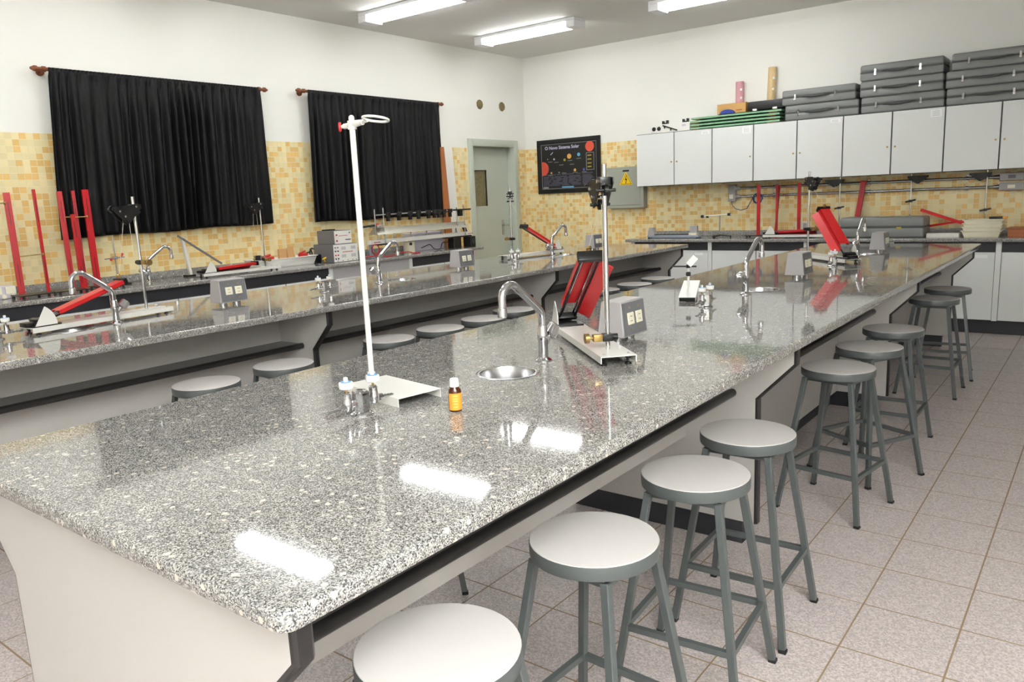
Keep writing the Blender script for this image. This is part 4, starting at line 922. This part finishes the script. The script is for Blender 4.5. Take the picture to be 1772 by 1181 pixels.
for k in range(4):
    t = thing('plastic_tray', 'white plastic tray, %s of the stack of four on the back counter' % ('lowest', 'second from bottom', 'third from bottom', 'topmost')[k], 'tray', (-0.275 + 0.004 * k, 7.88, H + k * 0.034), 0, 'stacked white plastic trays')
    b = MB(); x0, x1, y0, y1, h = 0.012, 0.328, 0.012, 0.228, 0.062
    lo = [(x0 + 0.022, y0 + 0.022, 0), (x1 - 0.022, y0 + 0.022, 0), (x1 - 0.022, y1 - 0.022, 0), (x0 + 0.022, y1 - 0.022, 0)]; hi = [(x0 - 0.002, y0 - 0.002, h), (x1 + 0.002, y0 - 0.002, h), (x1 + 0.002, y1 + 0.002, h), (x0 - 0.002, y1 + 0.002, h)]
    VV = [b.bm.verts.new(p) for p in lo + hi]
    for f in ((0, 1, 2, 3), (0, 1, 5, 4), (1, 2, 6, 5), (2, 3, 7, 6), (3, 0, 4, 7)): b.bm.faces.new([VV[i] for i in f])
    tr = b.build('bin', 'cream_plastic', t)
    md = tr.modifiers.new('thickness', 'SOLIDIFY'); md.thickness = 0.002; md.offset = 1
    b = MB(); b.bx(0, 0.34, 0, 0.012, h - 0.008, h, 0.002, 1); b.bx(0, 0.34, 0.228, 0.24, h - 0.008, h, 0.002, 1); b.bx(0, 0.012, 0.012, 0.228, h - 0.008, h); b.bx(0.328, 0.34, 0.012, 0.228, h - 0.008, h); b.build('rim', 'cream_plastic', t)
t = thing('black_handset', 'black tool lying on the stack of white trays', 'tool', (-0.06, 8.0, H + 3 * 0.034 + 0.062)); b = MB(); b.bx(0, 0.11, 0, 0.03, 0, 0.022, 0.006, 2); b.build('grip', 'black', t); MB().bx(0.11, 0.15, 0.005, 0.025, 0.002, 0.02, 0.003, 1).build('tip', 'label_orange', t)
t = thing('wooden_box', 'brown wooden box at the right edge on the back counter', 'box', (0.105, 7.92, H)); MB().bx(0, 0.36, 0, 0.2, 0, 0.072, 0.002, 1).build('body', 'box_brown', t); MB().bx(-0.004, 0.364, -0.004, 0.204, 0.073, 0.084, 0.002, 1).build('lid', 'wood_board', t)

# ------------------------------------------------------------------ equipment on the left counter
LP = [((-5.52, 1.745), 0.755, 0.044, 'red slotted post on a black base, leftmost on the wall counter'),
      ((-5.53, 1.935), 0.775, 0.020, 'narrow red post, second from the left on the wall counter'),
      ((-5.50, 2.10), 0.755, 0.036, 'red post third from the left, partly over the curtain edge'),
      ((-5.44, 2.150), 0.58, 0.030, 'shorter red post standing just behind the third one'),
      ((-5.56, 2.225), 0.76, 0.024, 'narrow red post fourth from the left, against the black curtain'),
      ((-5.50, 2.29), 0.765, 0.046, 'wide slotted red post at the right end of the group, on the wall counter')]
for k, ((x, y), h, wd, lb) in enumerate(LP):
    red_post(lb, (x, y, H + (0.0 if k != 3 else 0.0)), h, lean=(0.0, 0.0), w=wd, rz=R(75 + 6 * (k % 2)), base=False, m='red_rail')
for k, (x, y, rz, lb) in enumerate(((-5.30, 1.72, 8, 'left black base plate in front of the red posts'), (-5.29, 1.99, -6, 'middle black base plate in front of the red posts'), (-5.31, 2.27, 5, 'right black base plate in front of the red posts'))):
    t = thing('base_plate', lb, 'base plate', (x, y, H), R(90 + rz), 'black base plates on the wall counter'); b = MB(); b.prism([(-0.125, -0.10), (0.125, -0.10), (0.09, 0.09), (-0.09, 0.09)], 0.018, 0.026, 'xy'); b.build('plate', 'black', t)
    for sx in (-0.09, 0.09):
        for sy in (-0.07, 0.06): MB().cyl((sx, sy, 0), (sx, sy, 0.018), 0.010, n=10).build('foot', 'black', t)
for (a, c, lb) in (((-5.50, 1.55, 1.575), (-5.505, 1.725, 1.58), 'thin brass rod at the top of the leftmost red post'), ((-5.478, 2.11, 1.46), (-5.475, 2.27, 1.456), 'thin brass rod joining two red posts across the curtain'), ((-5.49, 1.76, 1.19), (-5.50, 1.925, 1.195), 'thin brass rod joining the first two red posts')):
    b = MB(); b.cyl(a, c, 0.0045, n=8); b.cyl((c[0], c[1] - 0.012, c[2]), c, 0.010, n=10); tag(b.build('brass_rod', 'brass'), lb, 'rod')
t = thing('terminal_box', 'grey and white instrument with round terminals cut off at the left edge', 'instrument', (-5.47, 1.54, H)); MB().bx(-0.06, 0.06, -0.06, 0.13, 0, 0.09, 0.004, 1).build('housing', 'lilac', t); MB().cyl((0, -0.03, 0.09), (0, -0.03, 0.40), 0.013, n=14).build('post', 'grey_blue', t)
for u in (0.0, 0.09): MB().bx(0.06, 0.066, u - 0.03, u + 0.035, 0.035, 0.085).build('meter', 'cream_plastic', t)
for u in (-0.02, 0.04, 0.1): MB().cyl((0.06, u, 0.018), (0.085, u, 0.018), 0.015, n=14).build('terminal', 'cream_plastic', t)
t = thing('clamp_stand', 'thin rod stand with red tipped clamps right of the red posts', 'clamp stand', (-5.52, 2.46, H)); MB().bx(-0.06, 0.06, -0.08, 0.08, 0, 0.012, 0.002, 1).build('base', 'black', t); MB().cyl((0, 0, 0.012), (0, 0, 0.40), 0.006, n=12).build('rod', 'steel', t)
b = MB(); b.cyl((0.012, -0.09, 0.215), (0.012, 0.07, 0.220), 0.005, n=10); b.box((0, 0, 0.218), (0.03, 0.035, 0.025), None, 0.003, 1); b.build('clamp', 'steel', t); b = MB(); b.cyl((0.012, 0.045, 0.225), (0.012, 0.06, 0.25), 0.008, n=10); b.cyl((0.012, -0.045, 0.20), (0.012, -0.03, 0.215), 0.009, n=10); b.build('tips', 'red_paint', t)
t = thing('arm_stand', 'white upright with a long grey arm slanting down, beside the flat ramp', 'stand', (-5.53, 3.10, H)); MB().bx(-0.04, 0.04, -0.05, 0.05, 0, 0.015, 0.002, 1).build('base', 'black', t)
MB().beam((0, 0, 0.015), (0.0, -0.045, 0.345), 0.03, 0.022, (0, 1, 0)).build('upright', 'white_enamel', t); MB().beam((0.02, -0.09, 0.36), (0.02, 0.30, 0.085), 0.012, 0.016).build('arm', 'box_face', t); b = MB(); b.cyl((-0.02, -0.045, 0.328), (0.032, -0.045, 0.328), 0.007, n=10); b.build('pivot', 'steel', t)
t = thing('white_basin', 'long white plastic basin full of small parts on the wall counter', 'basin', (-5.49, 4.03, H), R(90))
b = MB(); lo = [(-0.30, -0.10, 0.004), (0.30, -0.10, 0.004), (0.30, 0.10, 0.004), (-0.30, 0.10, 0.004)]; hi = [(-0.325, -0.125, 0.085), (0.325, -0.125, 0.085), (0.325, 0.125, 0.085), (-0.325, 0.125, 0.085)]
VV = [b.bm.verts.new(p) for p in lo + hi]
for f in ((0, 1, 2, 3), (0, 1, 5, 4), (1, 2, 6, 5), (2, 3, 7, 6), (3, 0, 4, 7)): b.bm.faces.new([VV[i] for i in f])
tr = b.build('tub', 'white_plastic', t); md = tr.modifiers.new('thickness', 'SOLIDIFY'); md.thickness = 0.004; md.offset = 1
b = MB(); b.bx(-0.335, 0.335, -0.137, -0.124, 0.078, 0.086, 0.002, 1); b.bx(-0.335, 0.335, 0.124, 0.137, 0.078, 0.086, 0.002, 1); b.bx(-0.337, -0.324, -0.124, 0.124, 0.078, 0.086); b.bx(0.324, 0.337, -0.124, 0.124, 0.078, 0.086); b.build('rim', 'white_plastic', t)
def small(name, label, cat, m, build, loc):
    b = MB(); build(b); o = b.build(name, m); o.location = loc; return tag(o, label, cat)
small('wooden_block', 'left of two light wooden blocks standing in the white basin', 'block', 'wood_light', lambda b: b.box((0, 0, 0.08), (0.03, 0.085, 0.16), None, 0.002, 1), (-5.50, 4.05, H + 0.006))
small('wooden_block', 'right of two light wooden blocks standing in the white basin', 'block', 'wood_light', lambda b: b.box((0, 0, 0.08), (0.03, 0.085, 0.16), Matrix.Rotation(R(8), 3, 'X'), 0.002, 1), (-5.52, 4.16, H + 0.012))
small('red_part', 'red connector lying at the left end of the white basin', 'connector', 'red_paint', lambda b: (b.box((0, 0, 0.05), (0.05, 0.12, 0.10), None, 0.008, 2), b.cyl((0, -0.05, 0.1), (0, 0.03, 0.115), 0.012)), (-5.47, 3.86, H + 0.006))
small('red_part', 'red connector lying at the right end of the white basin', 'connector', 'red_paint', lambda b: (b.box((0, 0, 0.05), (0.05, 0.09, 0.10), None, 0.008, 2), b.cyl((0, -0.04, 0.1), (0, 0.03, 0.12), 0.010)), (-5.47, 4.27, H + 0.006))
small('black_part', 'black clamp part in the left end of the white basin', 'clamp', 'black', lambda b: b.box((0, 0, 0.06), (0.05, 0.06, 0.12), None, 0.008, 2), (-5.50, 3.775, H + 0.006))
def tangle(name, label, m, c, ext, n, r, seed):
    g = random.Random(seed); b = MB(); pts = []
    for k in range(n):
        a = k * 0.8; pts.append((c[0] + ext[0] * math.sin(a * 0.7 + g.uniform(-.4, .4)), c[1] + ext[1] * (2 * k / (n - 1) - 1) + 0.02 * math.sin(a * 1.7), c[2] + r + ext[2] * (0.5 + 0.5 * math.sin(a * 1.1 + g.uniform(-.5, .5)))))
    sm = []
    for i in range(len(pts) - 1):
        for s in (0, 0.25, 0.5, 0.75):
            p0 = Vector(pts[max(i - 1, 0)]); p1 = Vector(pts[i]); p2 = Vector(pts[i + 1]); p3 = Vector(pts[min(i + 2, len(pts) - 1)])
            sm.append(0.5 * ((2 * p1) + (-p0 + p2) * s + (2 * p0 - 5 * p1 + 4 * p2 - p3) * s * s + (-p0 + 3 * p1 - 3 * p2 + p3) * s ** 3))
    b.tube(sm, r, 7); return tag(b.build(name, m, None, 60), label, 'cable')
tangle('black_cable', 'tangled black cable behind the white basin and left instrument', 'black', (-5.565, 4.47, H), (0.03, 0.085, 0.13), 14, 0.007, 1)
small('power_adapter', 'black power adapter lying behind the right end of the white basin', 'adapter', 'black', lambda b: (b.box((0, 0, 0.05), (0.08, 0.045, 0.07), None, 0.008, 2), b.box((0, 0, 0.01), (0.06, 0.04, 0.02))), (-5.42, 4.402, H))
tangle('yellow_cable', 'short yellow cable lying beside the lower instrument box', 'yellow', (-5.30, 4.385, H), (0.03, 0.02, 0.05), 6, 0.006, 5)
def instrument(label, y0, y1, z0, z1, d, meters):
    t = thing('instrument_box', label, 'instrument', (-5.20, y0, z0)); w_ = y1 - y0; h = z1 - z0
    MB().bx(-d, 0, 0, w_, 0, h, 0.004, 1).build('housing', 'box_face', t); fp = MB().bx(0, 0.004, 0.004, w_ - 0.004, 0.004, h - 0.004).build('front_plate', 'white_plastic', t)
    if meters:
        for u in (0.32, 0.72):
            for v in (0.25, 0.68): MB().bx(0.004, 0.006, w_ * u, w_ * u + 0.055, h * v, h * v + 0.03).build('meter', 'paper_print', fp)
        for u in (0.07, 0.17):
            for v, m in ((0.2, 'black'), (0.4, 'red_paint'), (0.62, 'black'), (0.82, 'box_face')): MB().cyl((0.004, w_ * u, h * v), (0.012, w_ * u, h * v), 0.007, n=10).build('terminal', m, fp)
        for u in (0.15, 0.35, 0.55, 0.75, 0.9): MB().cyl((0.004, w_ * u, h * 0.08), (0.01, w_ * u, h * 0.08), 0.004, n=8).build('knob', 'box_face', fp)
        MB().bx(0.004, 0.005, w_ * 0.36, w_ * 0.78, h * 0.52, h * 0.58).build('scale_line', 'pink', fp)
    else:
        for v in (0.25, 0.68): MB().cyl((0.004, w_ * 0.12, h * v), (0.012, w_ * 0.12, h * v), 0.008, n=10).build('terminal', 'red_rail', fp)
        MB().cyl((0.004, w_ * 0.88, h * 0.8), (0.01, w_ * 0.88, h * 0.8), 0.006, n=8).build('knob', 'black', fp); MB().bx(0.004, 0.006, w_ * 0.62, w_ * 0.94, h * 0.27, h * 0.33).build('slot', 'black', fp); MB().bx(0.004, 0.005, w_ * 0.24, w_ * 0.76, h * 0.58, h * 0.64).build('scale_line', 'pink', fp)
        MB().bx(-d * 0.8, -d * 0.4, w_ * 0.1, w_ * 0.5, h, h + 0.012, 0.003, 1).build('handle', 'black', t)
    return t
instrument('lower of two stacked instrument boxes, with four white meters', 4.43, 4.745, H, 1.078, 0.30, True)
instrument('upper of two stacked instrument boxes, with a grey side and plain white front', 4.455, 4.675, 1.078, 1.212, 0.26, False)

# air track
t = thing('air_track', 'long white and grey air track with black sensor clips by the door', 'air track', (-5.28, 0, 0))
MB().bx(-0.03, 0.03, 4.975, 6.59, 1.037, 1.080, 0.002, 1).build('beam', 'white_enamel', t)
MB().prism([(-0.075, 1.135), (0.065, 1.135), (-0.005, 1.205)], 5.05, 6.50).build('track', 'track_grey', t)
for y in (5.12, 5.35, 5.6, 5.85, 6.1, 6.35): b = MB(); b.cyl((0, y, 1.08), (0, y, 1.137), 0.009, n=10); b.cyl((0, y, 1.08), (0, y, 1.09), 0.016, n=10); b.build('support', 'steel', t)
b = MB(); b.cyl((0, 5.0, H), (0, 5.0, 1.037), 0.022, n=16); b.cyl((0, 5.0, H), (0, 5.0, H + 0.02), 0.035, n=16); b.build('leg', 'grey_blue', t)
MB().bx(-0.05, 0.05, 6.25, 6.38, H, 1.037, 0.004, 1).build('leg', 'black', t); MB().bx(-0.05, 0.045, 6.16, 6.58, 1.022, 1.037).build('plate', 'black', t)
MB().bx(-0.02, 0.05, 5.08, 5.30, 1.022, 1.037).build('plate', 'black', t)
for y, z0, z1 in ((5.05, 1.15, 1.40), (5.172, 1.04, 1.41), (6.47, 1.04, 1.385), (6.34, 1.15, 1.37)): MB().cyl((0.036, y, z0), (0.036, y, z1), 0.008, n=12).build('upright', 'steel', t)
MB().cyl((0.036, 5.06, 1.338), (0.036, 6.50, 1.342), 0.008, n=10).build('sensor_rail', 'steel', t)
for y in (5.24, 5.40, 5.57, 5.70, 5.86, 5.96, 6.03, 6.12, 6.22):
    b = MB(); b.bx(0.018, 0.056, y - 0.028, y + 0.028, 1.318, 1.36, 0.003, 1); b.bx(0.022, 0.052, y - 0.018, y + 0.014, 1.268, 1.318); b.build('sensor_clip', 'black', t)
b = MB(); b.bx(0.0, 0.07, 6.28, 6.56, 1.335, 1.352); b.bx(0.01, 0.06, 6.36, 6.42, 1.27, 1.335); b.build('end_bracket', 'black', t)
b = MB(); b.cyl((0.03, 4.86, 1.225), (0.03, 5.06, 1.235), 0.011, n=12); b.build('clamp_arm', 'black', t); MB().cyl((0.03, 5.06, 1.232), (0.03, 5.10, 1.245), 0.010, n=10).build('clamp_tip', 'red_paint', t)
MB().bx(-0.07, 0.06, 5.06, 5.15, 1.206, 1.235, 0.003, 1).build('glider', 'track_grey', t)
for f, m in ((5.02, 'red_rail'), (6.53, 'red_rail')): MB().bx(0.03, 0.032, f, f + 0.09, 1.052, 1.060).build('marking', m, t)
t = thing('blower_hose', 'dark green hose rising to the end of the air track', 'hose', (-5.30, 6.50, H)); MB().tube([(0, 0.06, 0.0), (0, 0.065, 0.06), (0, 0.06, 0.14), (0, 0.03, 0.21), (0, 0.005, 0.245)], 0.024, 14).build('tube', 'dark_green', t)
t = thing('air_blower', 'small black box at the door end of the wall counter', 'blower', (-5.24, 6.42, H)); 
MB().bx(-0.06, 0.06, 0.07, 0.165, 0, 0.125, 0.005, 1).build('housing', 'black', t); b = MB(); b.cyl((0.06, 0.118, 0.065), (0.064, 0.118, 0.065), 0.03, n=18); b.build('grille', 'dark_green', t)
t = thing('storage_box', 'pale lilac box behind the air track', 'box', (-5.52, 5.78, H)); MB().bx(-0.08, 0.10, 0, 0.50, 0, 0.19, 0.004, 1).build('body', 'lilac', t); MB().bx(-0.083, 0.103, -0.003, 0.503, 0.185, 0.205, 0.003, 1).build('lid', 'lilac', t)
t = thing('white_adapter', 'small cream box with a black knob under the air track', 'box', (-5.36, 5.57, H)); MB().bx(0, 0.06, 0, 0.10, 0, 0.13, 0.005, 1).build('housing', 'cream_plastic', t); MB().cyl((0.06, 0.03, 0.10), (0.075, 0.03, 0.10), 0.016, n=14).build('knob', 'black', t)
b = MB(); pts = [(-5.235 + 0.006 * math.sin(3 * k), 5.02 + 0.055 * math.cos(k * 0.7), 0.985 + 0.052 * math.sin(k * 0.7)) for k in range(28)]; b.tube(pts, 0.0055, 6); tag(b.build('red_cable_coil', 'red_rail', None, 60), 'coil of red cable hanging at the left end of the air track', 'cable')
tangle('red_cable', 'red cable lying on the wall counter under the air track', 'red_rail', (-5.20, 5.25, H), (0.03, 0.40, 0.02), 14, 0.006, 8)
tangle('thin_black_cable', 'thin black cable looping on the counter in front of the lilac box', 'black', (-5.30, 6.05, H), (0.03, 0.28, 0.07), 12, 0.005, 11)

# boards leaning in the corner beside the second curtain
t = thing('white_board', 'tall narrow white board leaning on the wall right of the curtain', 'board', (-5.665, 6.70, 0), 0)
MB().prism([(6.62, H + 0.0), (6.835, H + 0.0), (6.765, 2.11), (6.555, 2.11)], 0.0, 0.018, 'yz').build('sheet', 'white_plastic', t); t.location = (-5.655, 0, 0)
t = thing('brown_board', 'narrow brown wooden board between the curtain and the white board', 'board', (-5.598, 0, 0)); MB().prism([(6.50, H), (6.63, H), (6.56, 2.09), (6.50, 2.09)], 0.0, 0.015, 'yz').build('sheet', 'wood_board', t)
